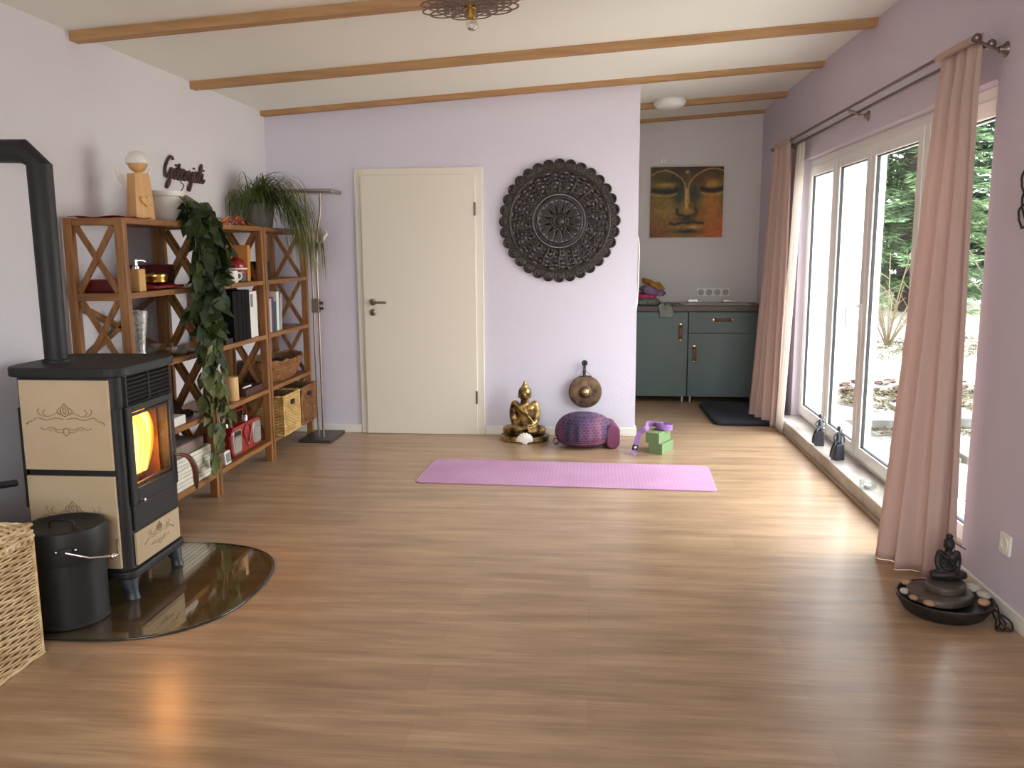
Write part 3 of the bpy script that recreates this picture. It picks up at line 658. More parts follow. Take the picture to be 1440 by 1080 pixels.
ld = bpy.data.lights.new('fire_glow', 'POINT'); ld.energy = 1.5; ld.color = (1.0, .42, .12); ld.shadow_soft_size = .06
lo = bpy.data.objects.new('fire_glow', ld); COL.objects.link(lo); lo.location = (-1.925, 3.43, .63)

mb = MB(); px_, py_ = -2.235, 3.37
mb.tube([(px_, py_, .985), (px_, py_, 1.79), (px_ - .062, py_, 1.845), (XL + .002, py_, 1.85)], [.045, .0485, .0485, .045], 24)
pp = tag(mb.build('stove_pipe', 'iron', loc=(px_, py_, .985), smooth=25), 'black flue pipe rising from the stove and bending into the wall', 'stove pipe')
mb = MB(); mb.lathe([(.046, 0), (.056, 0), (.056, .012), (.046, .014)], (px_, py_, .985), 24); mb.build('collar', 'iron', pp, smooth=40)
mb = MB(); mb.lathe([(.046, 0), (.08, 0), (.078, .008), (.046, .009)], (XL + .001, py_, 1.85), 24, RY(PI/2)); mb.build('wall_rosette', 'iron', pp, smooth=40)

# ash bucket
bx, by, bz = -2.045, 3.035, HP
bk = thing('ash_bucket', 'black round lidded ash bucket on the hearth glass before the stove', 'bucket', (bx, by, bz))
mb = MB(); mb.lathe([(0, 0), (.139, 0), (.143, .004), (.143, .012), (.139, .016), (.143, .30), (0, .30)], (bx, by, bz), 48); mb.build('body', 'iron', bk, smooth=40)
mb = MB(); mb.lathe([(.146, .258), (.15, .256), (.152, .262), (.153, .372), (.15, .382), (.14, .385), (.128, .378), (.12, .372), (0, .37), (0, .36), (.146, .36)], (bx, by, bz), 48); ld_ = mb.build('lid', 'iron', bk, smooth=40)
mb = MB(); mb.tube(curve([(bx - .05, by - .01, bz + .37), (bx - .045, by - .01, bz + .395), (bx, by - .01, bz + .402), (bx + .045, by - .01, bz + .395), (bx + .05, by - .01, bz + .37)], 12), .006, 8); mb.build('lid_grip', 'iron', ld_, smooth=60)
ha = -0.98       # the bail lies against the front, hinge towards the camera
hp = Vector((bx + .154*math.cos(ha), by + .154*math.sin(ha), bz + .315))
mb = MB(); mb.box(hp, (.045, .012, .03), RZ(ha + PI/2)); mb.build('handle_bracket', 'iron', bk, bevel=.003)
for s_ in (-1, 1):
    mb = MB(); mb.ell(hp + Vector((-math.sin(ha)*.032*s_, math.cos(ha)*.032*s_, .004)), (.006, .006, .006), 10, 6); mb.build('rivet', 'chrome', bk, smooth=180)
mb = MB(); e1 = Vector((bx + .215, by - .03, bz + .275))
mb.tube([hp + Vector((.004, -.008, 0)), lerp(hp, e1, .5) + Vector((.02, -.035, -.004)), e1 + Vector((0, -.02, 0)), e1 + Vector((.012, .012, -.006)), Vector((bx + .16, by + .09, bz + .29))], .0045, 8)
mb.ell(e1 + Vector((.004, -.012, -.002)), (.012, .012, .012), 12, 8); mb.build('handle', 'chrome', bk, smooth=60)

# log basket: woven strands run round the stakes
def weave(mb, x0, x1, y0, y1, z0, z1, rows, r, pitch, jit=0.0):
    nx, ny = max(2, round((x1-x0)/pitch)), max(2, round((y1-y0)/pitch)); per = []
    for i in range(nx*2): per.append((lerp(x0, x1, i/(nx*2)), y0, 0, -1))
    for i in range(ny*2): per.append((x1, lerp(y0, y1, i/(ny*2)), 1, 0))
    for i in range(nx*2): per.append((lerp(x1, x0, i/(nx*2)), y1, 0, 1))
    for i in range(ny*2): per.append((x0, lerp(y1, y0, i/(ny*2)), -1, 0))
    for k in range(rows):
        z = lerp(z0, z1, (k + .5)/rows)
        mb.tube([(x + dx*r*1.1*math.cos(PI*(i/2 + k)), y + dy*r*1.1*math.cos(PI*(i/2 + k)), z + random.uniform(-jit, jit)) for i, (x, y, dx, dy) in enumerate(per)], r, 5, closed=True)
    return per
def basket_box(root, x0, x1, y0, y1, z0, z1, rows, r, pitch, m, core='wicker_inside', hole=None):
    mb = MB(); weave(mb, x0 + 2*r, x1 - 2*r, y0 + 2*r, y1 - 2*r, z0 + 2*r, z1 - 2*r, rows, r, pitch, r*.25)
    for x in (x0 + r*1.5, x1 - r*1.5):
        for y in (y0 + r*1.5, y1 - r*1.5): mb.tube([(x, y, z0), (x, y, z1)], r*1.4, 7)
    mb.build('woven_wall', m, root, smooth=60)
    i_ = 3*r
    mb = MB(); t = .004
    for a in ((x0+i_, x0+i_+t, y0+i_, y1-i_), (x1-i_-t, x1-i_, y0+i_, y1-i_), (x0+i_, x1-i_, y0+i_, y0+i_+t), (x0+i_, x1-i_, y1-i_-t, y1-i_)): mb.bounds(*a, z0 + r, z1 - r)
    mb.bounds(x0+i_, x1-i_, y0+i_, y1-i_, z0 + .002, z0 + r); mb.build('liner', core, root)
    for z in (z0 + r*1.5, z1 - r*1.2):
        mb = MB()
        pts = [(x0 + r, y0 + r, z), (x1 - r, y0 + r, z), (x1 - r, y1 - r, z), (x0 + r, y1 - r, z)]
        for a, b_ in zip(pts, pts[1:] + pts[:1]):
            N_ = 24; a, b_ = Vector(a), Vector(b_)
            for ph in (0,): mb.tube([lerp(a, b_, i/N_) + Vector((0, 0, r*.5*math.sin(i*PI/2 + ph))) + (b_ - a).cross(Vector((0, 0, 1))).normalized()*r*.5*math.cos(i*PI/2 + ph) for i in range(N_+1)], r*1.5, 6)
        mb.build('top_rim' if z > (z0 + z1)/2 else 'foot_rim', m, root, smooth=60)
lb = thing('log_basket', 'honey wicker lidded basket at the left edge beside the ash bucket', 'basket', (-2.19, 2.42, 0))
basket_box(lb, -2.42, -1.965, 2.08, 2.752, 0, .452, 38, .0046, .046, 'wicker')
mb = MB(); weave(mb, -2.41, -1.975, 2.09, 2.742, .455, .49, 3, .0075, .05, .001)
for k in range(40):
    y = lerp(2.1, 2.735, k/39); mb.tube([(lerp(-2.405, -1.985, i/12), y, .487 + .004*(-1)**(i+k)) for i in range(13)], .0072, 5)
mb.build('lid', 'wicker', lb, smooth=60)
def rope(z, r0, nm, x0, x1, y0, y1):      # one strand wound tightly round the edge
    per = []; P4 = [Vector((x0, y0, z)), Vector((x1, y0, z)), Vector((x1, y1, z)), Vector((x0, y1, z))]; tot = 0
    for a, b_ in zip(P4, P4[1:] + P4[:1]):
        n_ = int((b_ - a).length/.004); nrm = (b_ - a).cross(Vector((0, 0, 1))).normalized()
        for i in range(n_): ph = tot*2*PI/8; per.append(lerp(a, b_, i/n_) + Vector((0, 0, r0*math.sin(ph))) + nrm*r0*math.cos(ph)); tot += 1
    mb = MB(); mb.tube(per, .0085, 5, closed=True); mb.build(nm, 'wicker', lb, smooth=60)
rope(.438, .011, 'braided_rim', -2.405, -1.978, 2.095, 2.738); rope(.478, .011, 'braided_lid_edge', -2.40, -1.985, 2.10, 2.730)
# fire irons leaning between basket and stove
fp = thing('fire_poker', 'black fire poker with two silver balls leaning behind the wicker basket', 'poker', (-2.3, 2.99, 0))
mb = MB(); mb.tube([(-2.24, 3.02, .003), (-2.335, 2.93, .52), (-2.35, 2.91, .60)], [.007, .007, .006], 8)
mb.tube([(-2.27, 3.1, .535), (-2.36, 2.925, .55)], .014, 8); mb.build('rod', 'iron', fp, smooth=50)
for p in ((-2.362, 2.918, .560), (-2.352, 2.906, .612)):
    mb = MB(); mb.ell(p, (.017, .017, .017), 14, 10); mb.build('ball_end', 'chrome', fp, smooth=180)

# ---------------------------------------------------------------- bookcases
SH = [.15, .51, .88, 1.245, 1.60]; BX0, BX1 = -2.49, -2.19
def bookcase(y0, label):
    y1 = y0 + .86; t = thing('bookcase', label, 'bookcase', (-2.34, (y0+y1)/2, 0), 'pine bookcases along the left wall')
    for y in (y0, y1 - .034):
        for x0, x1 in ((BX0, BX0 + .046), (BX1 - .046, BX1)):
            mb = MB(); mb.bounds(x0, x1, y, y + .034, 0, 1.60); mb.build('post', 'oak_z', t, bevel=.002)
        for k, z in enumerate(SH):
            mb = MB(); mb.bounds(BX0 + .046, BX1 - .046, y + .004, y + .03, z - .036, z - .001 if k == 4 else z + .0); mb.build('side_rail', 'oak_x', t, bevel=.002)
        for a, b_ in zip(SH, SH[1:]):
            z0, z1 = a + .004, b_ - .04
            for s_ in (0, 1):
                p, q = (BX0 + .056, z0), (BX1 - .056, z1)
                if s_: p, q = (BX0 + .056, z1), (BX1 - .056, z0)
                yy = y + .010 + .012*s_
                mb = MB(); mb.bar((p[0], yy, p[1]), (q[0], yy, q[1]), .029, .011, (0, 1, 0)); mb.build('cross_brace', 'oak_z', t, bevel=.0015)
    for k, z in enumerate(SH):
        mb = MB(); mb.bounds(BX0 + .004, BX1 - .001, y0 + .0345, y1 - .0345, z - .028, z); mb.build('shelf', 'oak_y', t, bevel=.002)
    return t
bc = bookcase(3.885, 'pine bookcase beside the stove, with the wooden angel on top')
b2 = dup(bc, (0, .875, 0), 'middle pine bookcase with black ring binders and the red radio')
b3 = dup(bc, (0, 1.75, 0), 'pine bookcase nearest the floor lamp, with the grassy plant on top')
for s_ in (0, 1):
    mb = MB(); p, q = (-2.484, 3.93, SH[2] + .02), (-2.484, 4.70, SH[3] - .05)
    if s_: p, q = (-2.484, 3.93, SH[3] - .05), (-2.484, 4.70, SH[2] + .02)
    mb.bar(p, q, .03, .008, (1, 0, 0)); mb.build('back_brace', 'oak_y', bc, bevel=.0015)

T = SH[4]
# angel
an = thing('angel_figurine', 'wooden block angel with white wing and heart on the bookcase top', 'figurine', (-2.285, 4.235, T), rz=math.radians(62))
mb = MB(); mb.box((0, 0, .115), (.108, .085, .23), taper=(.78, .78)); mb.build('body', 'light_wood', an, bevel=.003)
mb = MB(); mb.ell((0, 0, .285), (.05, .048, .05), 20, 14); mb.tube([(0, 0, .225), (0, 0, .25)], .018, 10); mb.build('head', 'light_wood', an, smooth=180)
mb = MB(); mb.lathe([(.054*math.sin(PI*i/16)*(1 + .02*(i % 2)), -.054*math.cos(PI*i/16)) if 0 < i < 16 else (0, -.054*math.cos(PI*i/16)) for i in range(7, 17)], (0, .005, .289), 28); mb.build('hair', 'ceramic', an, smooth=180)
for s_ in (-1, 1):
    mb = MB(); o_ = [(.0, .0), (.018, .03), (.04, .06), (.066, .1), (.07, .09), (.066, .06), (.054, .03), (.036, .005), (.02, -.02)]
    mb.prism([(s_*x, y) for x, y in o_], .008, Matrix.Translation((s_*.03, .046, .165)) @ RX(PI/2)); mb.build('wing', 'ceramic', an, bevel=.002)
mb = MB(); o_ = []
for i in range(28):
    t_ = 2*PI*i/28; o_.append((.0018*16*math.sin(t_)**3 , .0018*(13*math.cos(t_) - 5*math.cos(2*t_) - 2*math.cos(3*t_) - math.cos(4*t_))))
mb.prism(o_, .01, Matrix.Translation((.004, -.039, .095)) @ RX(PI/2 - .07)); mb.build('heart', 'bamboo', an, bevel=.002)
mb = MB(); mb.grid(lambda u, v: (lerp(-2.47, -2.205, u) + .01*math.sin(v*9), lerp(3.9, 4.17, v) + .012*math.sin(u*7), T + .0055 + .0035*math.sin(u*9 + v*11)), 18, 18)
tag(mb.build('red_cloth', 'red_cloth', loc=(-2.34, 4.04, T), smooth=180, solid=.003), 'flat red cloth on the bookcase top at the feet of the angel', 'cloth')

# trailing plant
tp = thing('trailing_plant', 'leafy plant in white pot trailing down the bookcases to the floor', 'plant', (-2.325, 4.585, T))
mb = MB(); mb.lathe([(0, 0), (.062, 0), (.066, .004), (.088, .135), (.094, .137), (.098, .142), (.1, .165), (.094, .166), (.09, .15), (.084, .14), (0, .135)], (-2.325, 4.585, T), 40)
mb.build('pot', 'ceramic', tp, smooth=40)
mb = MB(); mb.lathe([(0, .138), (.083, .137), (0, .146)], (-2.325, 4.585, T), 24); mb.build('soil', 'soil', tp, smooth=180)
rnd = random.Random(5); cen = [(1.66, 4.64), (1.45, 4.62), (1.30, 4.60), (1.07, 4.585), (.9, 4.55), (.76, 4.58), (.60, 4.62), (.46, 4.655), (.30, 4.60), (.09, 4.55)]
wid = [(1.66, .11), (1.55, .19), (1.25, .20), (1.12, .12), (.95, .12), (.8, .11), (.6, .09), (.4, .085), (.2, .05), (.05, .03)]
def tab(tb, z):
    if z >= tb[0][0]: return tb[0][1]
    for (a, va), (b_, vb) in zip(tb, tb[1:]):
        if z >= b_: return lerp(vb, va, (z - b_)/(a - b_))
    return tb[-1][1]
vines = []
for k in range(11):
    off = (k - 5)/5.0; end = [1.2, .55, .28, .6, .10, .3, .5, .12, .42, 1.1, 1.25][k]
    pts = [(-2.32 + rnd.uniform(-.02, .02), 4.60 + off*.03, T + .14), (-2.255, 4.615 + off*.05, T + .15 + rnd.uniform(-.02, .01)), (-2.17, tab(cen, 1.66) + off*tab(wid, 1.6)*.7, T + .05)]
    z = 1.48
    while z > end:
        pts.append((-2.14 + rnd.uniform(-.02, .03), tab(cen, z) + off*tab(wid, z)*.85 + rnd.uniform(-.035, .035), z)); z -= rnd.uniform(.14, .22)
    vines.append(curve(pts, 12 + len(pts)*5))
mb = MB()
for v in vines: mb.tube(v, [.004 - .002*i/len(v) for i in range(len(v))], 5)
mb.tube(curve([(-2.29, 4.64, T + .14), (-2.275, 4.70, T + .2), (-2.27, 4.655, T + .222)], 10), .0035, 5)
mb.build('stems', 'vine', tp, smooth=180)
mA, mBl = MB(), MB()
for v in vines:
    i = 5
    while i < len(v):
        p = v[i]; top = p.z > .98
        if p.x < -2.215 or p.z > T + .10: i += 1; continue
        for _ in range(2 if top else 1):
            a = rnd.uniform(-1.5, 1.5); up_ = rnd.choice((rnd.uniform(-1.5, -.6), rnd.uniform(-.6, .12))) if top else rnd.uniform(-1.6, -.5)
            d = Vector((rnd.uniform(-.1, .7), math.sin(a)*1.1, up_)); nr = Vector((rnd.uniform(.3, 1), rnd.uniform(-1.1, .4), rnd.uniform(.0, .9)))
            L_ = rnd.uniform(.085, .145) if top else rnd.uniform(.075, .115); tgt = mA if (p.z > .98 + rnd.uniform(-.3, .15)) else mBl
            leaf(tgt, p + Vector((rnd.uniform(-.01, .04), rnd.uniform(-.025, .025), rnd.uniform(-.02, .02))), d, nr, L_, L_*rnd.uniform(.42, .6), rnd.uniform(.08, .2))
        i += rnd.choice((1, 2, 2, 3)) if top else rnd.choice((1, 1, 2))
for k in range(34):
    a = rnd.uniform(-1.7, 1.5); d = Vector((math.cos(a), math.sin(a), rnd.uniform(-.9, -.05))); L_ = rnd.uniform(.1, .15)
    leaf(mA, (-2.2 + rnd.uniform(-.04, .05), 4.64 + rnd.uniform(-.12, .12), T + rnd.uniform(.0, .075)), d, (.6, -.4, 1), L_, L_*.5, .14)
mA.build('foliage', 'leaf', tp, smooth=180); f2 = mBl.build('foliage', 'leaf_lit', tp, smooth=180); f2['label'] = 'lower leaves tinted paler as more lit'

# ribbons heap and grassy plant
mb = MB(); rb = thing('ribbon_bundle', 'bundle of orange and many coloured ribbons on the bookcase top', 'ribbons', (-2.27, 5.44, T))
rcol = [((226, 96, 40), 'orange'), ((206, 48, 52), 'red'), ((226, 186, 70), 'yellow'), ((90, 140, 180), 'blue'), ((216, 206, 196), 'white'), ((178, 60, 90), 'pink')]
for k in range(20):
    c, nm = rcol[[0, 0, 1, 2, 0, 3, 4, 5, 0, 1][k % 10]]
    if nm not in M: M[nm] = mat(nm + '_ribbon', c, .6)
    y0 = 5.2 + rnd.uniform(0, .24); x0 = rnd.uniform(-2.4, -2.24)
    pts = curve([(x0, y0, T + .004), (x0 + rnd.uniform(-.05, .05), y0 + .06, T + rnd.uniform(.02, .06)), (x0 + rnd.uniform(-.06, .05), y0 + .13, T + rnd.uniform(.008, .03)), (x0 + rnd.uniform(-.05, .05), min(y0 + .22, 5.6), T + .006)], 14)
    m_ = MB(); m_.tube(pts, .009, 6, flat=.25, up=(0, 0, 1)); m_.build('ribbon', nm, rb, smooth=60)
sp = thing('grass_plant', 'grassy arching plant in grey pot spilling over the last bookcase', 'plant', (-2.33, 5.92, T))
mb = MB(); mb.lathe([(0, 0), (.085, 0), (.09, .005), (.11, .16), (.112, .165), (.104, .166), (.098, .14), (0, .138)], (-2.33, 5.92, T), 32); mb.build('pot', 'pot_grey', sp, smooth=40)
def blades(mb, n, rnd, az0, az1, el0, el1, L0, L1, grav, w, base=None):
    for k in range(n):
        a = rnd.uniform(az0, az1); e = rnd.uniform(el0, el1); L_ = rnd.uniform(L0, L1); N_ = 12
        p = Vector((-2.33 + rnd.uniform(-.06, .06), 5.92 + rnd.uniform(-.07, .07), T + .14)); d = Vector((math.cos(e)*math.cos(a), math.cos(e)*math.sin(a), math.sin(e)))
        prev = None; ww = rnd.uniform(.7, 1.2)*w; tw = rnd.uniform(0, PI)
        for i in range(N_ + 1):
            s_ = d.cross(Vector((0, 0, 1)))
            if s_.length < .1: s_ = Vector((math.cos(tw), math.sin(tw), 0))
            s_.normalize(); h = ww*(1 - (i/N_)**2*.95)/2
            cur = (mb.bm.verts.new(p + s_*h), mb.bm.verts.new(p - s_*h))
            if prev: mb.bm.faces.new((prev[0], prev[1], cur[1], cur[0]))
            prev = cur; p = p + d*(L_/N_)
            if p.x < -2.47: p.x = -2.47; d.x = abs(d.x)*.3
            if p.x < -2.165 and p.z < T + .02: p.z = T + .02; d.z = max(d.z, 0)*.2; d.x += .25
            d = (d + Vector((0, 0, -grav*(.6 + i*.16)))).normalized()
mb = MB(); rnd = random.Random(9)
blades(mb, 220, rnd, -PI, PI, .8, 1.5, .28, .46, .32, .010)
blades(mb, 40, rnd, -2.4, -1.2, .5, 1.2, .3, .42, .26, .009)
blades(mb, 170, rnd, -.5, .42, .55, 1.35, .5, .85, .46, .010)
mb.build('foliage', 'spider', sp, smooth=180)
mb = MB(); blades(mb, 100, rnd, -.3, .38, .3, 1.0, .62, .95, .46, .009); f3 = mb.build('foliage', 'spider_dry', sp, smooth=180); f3['label'] = 'yellowing hanging blades'

# second shelf from the top
z = SH[3]
mb = MB(); mb.bounds(-2.46, -2.29, 3.96, 4.085, z, z + .062); tag(mb.build('red_box', 'dark_red', loc=(-2.38, 4.02, z), bevel=.01), 'small dark red fabric box behind the end posts near the stove', 'box')
sd = thing('soap_dispenser', 'bamboo soap dispenser with chrome pump on the shelf under the angel', 'soap dispenser', (-2.25, 4.085, z))
mb = MB(); mb.box((-2.25, 4.085, z + .056), (.062, .062, .112)); mb.build('body', 'bamboo', sd, bevel=.004)
mb = MB(); mb.lathe([(0, 0), (.016, 0), (.016, .012), (.009, .016), (.009, .045), (0, .046)], (-2.25, 4.085, z + .112), 16); mb.tube([(-2.25, 4.085, z + .152), (-2.235, 4.12, z + .153), (-2.228, 4.135, z + .147)], .005, 8); mb.build('pump', 'chrome', sd, smooth=50)
mb = MB(); mb.bounds(-2.47, -2.35, 4.36, 4.68, z, z + .125); tag(mb.build('dark_red_case', 'dark_red', loc=(-2.41, 4.52, z), bevel=.012, segs=3), 'dark red case at the back of the shelf behind the brass tin', 'case')
mb = MB(); mb.grid(lambda u, v: (lerp(-2.33, -2.2, u) + .006*math.sin(v*14), lerp(4.16, 4.46, v), z + .0155 + .009*math.sin(u*8 + v*17) * (1 - abs(2*u - 1))), 14, 26)
cl_ = tag(mb.build('folded_red_cloth', 'red_cloth', loc=(-2.26, 4.31, z), smooth=180, solid=.012), 'crumpled red cloth on the shelf edge beside the soap dispenser', 'cloth')
mb = MB(); mb.lathe([(0, 0), (.05, 0), (.056, .006), (.058, .03), (.06, .034), (.058, .044), (.03, .052), (0, .053)], (-2.275, 4.32, z + .034), 32); tag(mb.build('brass_tin', 'brass', loc=(-2.275, 4.32, z + .034), smooth=40), 'round shiny brass tin resting on the crumpled red cloth', 'tin')
rj = thing('red_lantern', 'shiny red enamel lantern with white band on the middle bookcase', 'lantern', (-2.29, 5.385, z))
mb = MB(); mb.lathe([(0, 0), (.05, 0), (.064, .012), (.066, .06), (.062, .078), (0, .079)], (-2.29, 5.385, z), 32); mb.build('base', 'red', rj, smooth=40)
mb = MB(); mb.lathe([(.06, .079), (.07, .079), (.07, .088), (.06, .09)], (-2.29, 5.385, z), 32); mb.build('band', 'ceramic', rj, smooth=40)
mb = MB(); mb.lathe([(.058, .09), (.06, .1), (.056, .125), (.04, .145), (.018, .153), (.014, .165), (.008, .172), (0, .173)], (-2.29, 5.385, z), 32); mb.build('dome', 'red', rj, smooth=60)
mb = MB(); mb.lathe([(0, 0), (.028, 0), (.028, .004), (0, .005)], (-2.236, 5.35, z + .03), 20, RZ(-.6) @ RY(PI/2)); mb.build('opening', 'black', rj, smooth=40)
mg = thing('mug', 'white and tan handled mug beside the red lantern', 'mug', (-2.25, 5.225, z))
mb = MB(); mb.lathe([(0, 0), (.034, 0), (.038, .01), (.036, .075), (.033, .075), (.033, .01), (0, .008)], (-2.25, 5.225, z), 24); mb.build('cup', 'ceramic', mg, smooth=50)
mb = MB(); mb.tube(curve([(-2.235, 5.258, z + .06), (-2.222, 5.29, z + .058), (-2.218, 5.295, z + .036), (-2.226, 5.28, z + .018), (-2.237, 5.256, z + .018)], 14), .0055, 8); mb.build('handle', 'ceramic', mg, smooth=60)
def book(name, y0, y1, x0, x1, z0, h, m, label, cat='book', lean=0, grp=None):
    t = thing(name, label, cat, ((x0+x1)/2, (y0+y1)/2, z0), grp); sk = Matrix.Translation((0, 0, z0)) @ Matrix(((1, 0, 0, 0), (0, 1, lean, 0), (0, 0, 1, 0), (0, 0, 0, 1))) @ Matrix.Translation((0, 0, -z0))
    w = min(.004, (y1 - y0)*.2); mb = MB()
    for a in ((x0, x1, y0, y0 + w, z0, z0 + h), (x0, x1, y1 - w, y1, z0, z0 + h), (x1 - w, x1, y0 + w, y1 - w, z0, z0 + h)): mb.bounds(*a)
    bmesh.ops.transform(mb.bm, matrix=sk, verts=mb.bm.verts); mb.build('cover', m, t, bevel=.001)
    mb = MB(); mb.bounds(x0 + .006, x1 - w, y0 + w, y1 - w, z0 + .004, z0 + h - .005); bmesh.ops.transform(mb.bm, matrix=sk, verts=mb.bm.verts); mb.build('pages', 'paper', t); return t
book('ochre_book', 5.50, 5.545, -2.46, -2.26, z, .235, 'ochre_book', 'tall ochre book upright behind the red lantern', lean=.06)
mb = MB(); mb.bounds(-2.40, -2.24, 5.70, 5.86, z, z + .125); bb = tag(mb.build('black_speaker_box', 'black', loc=(-2.32, 5.78, z), bevel=.006), 'black box on the shelf half hidden by hanging grass blades', 'box')
# third shelf
z = SH[2]
vz = thing('glass_vase', 'tall cut glass vase with wide foot on the shelf above the stove', 'vase', (-2.335, 4.23, z))
mb = MB(); mb.lathe([(0, 0), (.05, 0), (.052, .006), (.03, .02), (.022, .05), (.028, .12), (.04, .2), (.046, .26), (.042, .26), (.036, .2), (.022, .12), (0, .1)], (-2.335, 4.23, z), 20); mb.build('body', 'crystal', vz, smooth=30)
mb = MB(); mb.lathe([(0, 0), (.09, 0), (.12, .03), (.125, .06), (.118, .06), (.11, .035), (.08, .01), (0, .008)], (-2.315, 4.40, z), 28); tag(mb.build('glass_bowl', 'clear', loc=(-2.315, 4.40, z), smooth=40), 'low clear glass bowl beside the tall glass vase', 'bowl')
for k in range(7):
    mb = MB(); a = k*.9; r = .045 if k else 0; c = (-2.27 + r*math.cos(a)*.7, 4.56 + r*math.sin(a)*1.4, z + .014); mb.ell(c, (.022, .03, .014), 12, 8, RZ(a))
    tag(mb.build('glass_pebble', 'pebble', loc=(c[0], c[1], z), smooth=180), 'pale polished pebble in the heap between glass bowl and trailing plant', 'pebble', 'pebbles on the shelf above the stove')
def binder(y0, w, label, m='binder_black', h=.315):
    t = thing('ring_binder', label, 'binder', (-2.33, y0 + w/2, z), 'ring binders on the middle bookcase'); mb = MB()
    for a in ((y0, y0 + .003), (y0 + w - .003, y0 + w)): mb.bounds(-2.47, -2.21, *a, z, z + h)
    mb.bounds(-2.213, -2.21, y0 + .003, y0 + w - .003, z, z + h); mb.build('cover', m, t, bevel=.0012)
    mb = MB(); mb.bounds(-2.46, -2.225, y0 + .004, y0 + w - .004, z + .004, z + h - .01); mb.build('pages', 'paper', t)
    return t
binder(5.12, .066, 'black ring binder first of the row, next to the trailing plant')
binder(5.19, .066, 'black ring binder second of the row from the trailing plant')
t_ = binder(5.26, .052, 'narrow black ring binder third of the row from the trailing plant')
t_ = binder(5.316, .066, 'black ring binder beside the white binder')
t_ = binder(5.386, .06, 'white ring binder with grey title field at the end of the row', 'book_white', .30)
mb = MB(); mb.bounds(-2.2098, -2.2088, 5.396, 5.436, z + .2, z + .285); mb.build('title_field', 'lcd', t_)
book('magazine_holder', 5.45, 5.53, -2.45, -2.22, z, .30, 'book_white', 'white magazine file leaning at the post beside the white binder', 'magazine file')
book('flat_book', 4.98, 5.085, -2.36, -2.205, z, .03, 'black', 'flat black book lying before the first ring binder')
ys = 5.70
for w, h, m, lb_, ln in ((.034, .24, 'book_cream', 'cream paperback at the left end of the last bookcase row', 0), (.022, .215, 'book_cream', 'second cream book, shorter, beside the cream paperback', .02), (.03, .235, 'book_lav', 'pale lavender book between cream and plum books', .03), (.035, .24, 'book_purple', 'plum coloured book in the last bookcase row', .03), (.05, .21, 'book_teal', 'dark teal book beside the plum one', .03), (.045, .275, 'book_white', 'tall white book with dark edge in the last bookcase row', .05), (.05, .26, 'book_grey', 'grey book leaning at the right end of the row', .12)):
    book('book', ys, ys + w, -2.44, -2.225, z, h, m, lb_, lean=ln, grp='books on the last bookcase'); ys += w + .004 + max(0, ln - .03)*.1
# fourth shelf
z = SH[1]
mb = MB(); mb.lathe([(0, 0), (.043, 0), (.045, .003), (.045, .145), (.042, .15), (0, .148)], (-2.255, 5.13, z), 28); cd = tag(mb.build('pillar_candle', 'candle', loc=(-2.255, 5.13, z), smooth=40), 'thick beige pillar candle on the shelf above the radio', 'candle')
ty = thing('dark_tray', 'dark wooden tray holding small things right of the pillar candle', 'tray', (-2.3, 5.4, z))
mb = MB(); mb.bounds(-2.42, -2.215, 5.26, 5.56, z, z + .008); frame_loop(mb, -2.42, -2.215, 5.26, 5.56, z + .008, z + .05, .008) if False else None
for a in ((-2.42, -2.412, 5.26, 5.56), (-2.223, -2.215, 5.26, 5.56), (-2.412, -2.223, 5.26, 5.268), (-2.412, -2.223, 5.552, 5.56)): mb.bounds(*a, z + .008, z + .045)
mb.build('box', 'script_wood', ty, bevel=.002)
mb = MB(); mb.tube([(-2.25, 5.30, z + .051), (-2.24, 5.40, z + .053)], .007, 8); tag(mb.build('white_pen', 'white', loc=(-2.245, 5.35, z + .044), smooth=60), 'white pen lying across the dark tray', 'pen')
mb = MB(); mb.bounds(-2.29, -2.21, 4.27, 4.42, z, z + .05); tag(mb.build('white_box', 'white', loc=(-2.25, 4.345, z), bevel=.006), 'small white box beside the stove edge', 'box')
mb = MB(); mb.grid(lambda u, v: (lerp(-2.45, -2.30, u), lerp(4.3, 4.68, v), z + .06 + .03*math.sin(u*6 + 1)*math.sin(v*8) + .02*math.sin(v*21) - .05*abs(2*u - 1)**3 - .05*abs(2*v - 1)**4), 18, 26)
tag(mb.build('dark_shawl', mat('dark_brown_wool', (64, 46, 40), .95, bump=.5, bscale=120), loc=(-2.37, 4.5, z), smooth=180, solid=.02), 'dark brown shawl heaped on the shelf behind the small white box', 'shawl')
wb = thing('wicker_bowl', 'oval brown wicker bowl on the last bookcase', 'basket', (-2.33, 6.07, z))
mb = MB()
for k in range(9):
    t_ = k/8; rx, ry = lerp(.105, .165, t_**.7), lerp(.25, .37, t_**.7); zz = z + .012 + .135*t_
    mb.tube([(-2.33 + 0*t_ + (rx + .006*(-1)**(i+k))*math.cos(2*PI*i/44), 6.07 + (ry + .006*(-1)**(i+k))*math.sin(2*PI*i/44), zz) for i in range(44)], .0085, 5, closed=True)
mb.build('woven_side', 'wicker_brown', wb, smooth=60)
mb = MB(); mb.lathe([(0, 0), (.10, 0), (.158, .15), (.15, .15), (.094, .008), (0, .008)], (-2.33, 6.07, z), 40, Matrix.Diagonal((1, 2.3, 1, 1))); mb.build('liner', 'wicker_inside', wb, smooth=60)
mb = MB()
for ph in (0,): mb.tube([(-2.33 + (.166 + .006*math.cos(i*1.2 + ph))*math.cos(2*PI*i/80), 6.07 + (.372 + .006*math.cos(i*1.2 + ph))*math.sin(2*PI*i/80), z + .152 + .006*math.sin(i*1.2 + ph)) for i in range(80)], .012, 6, closed=True)
mb.build('rim', 'wicker_brown', wb, smooth=60)
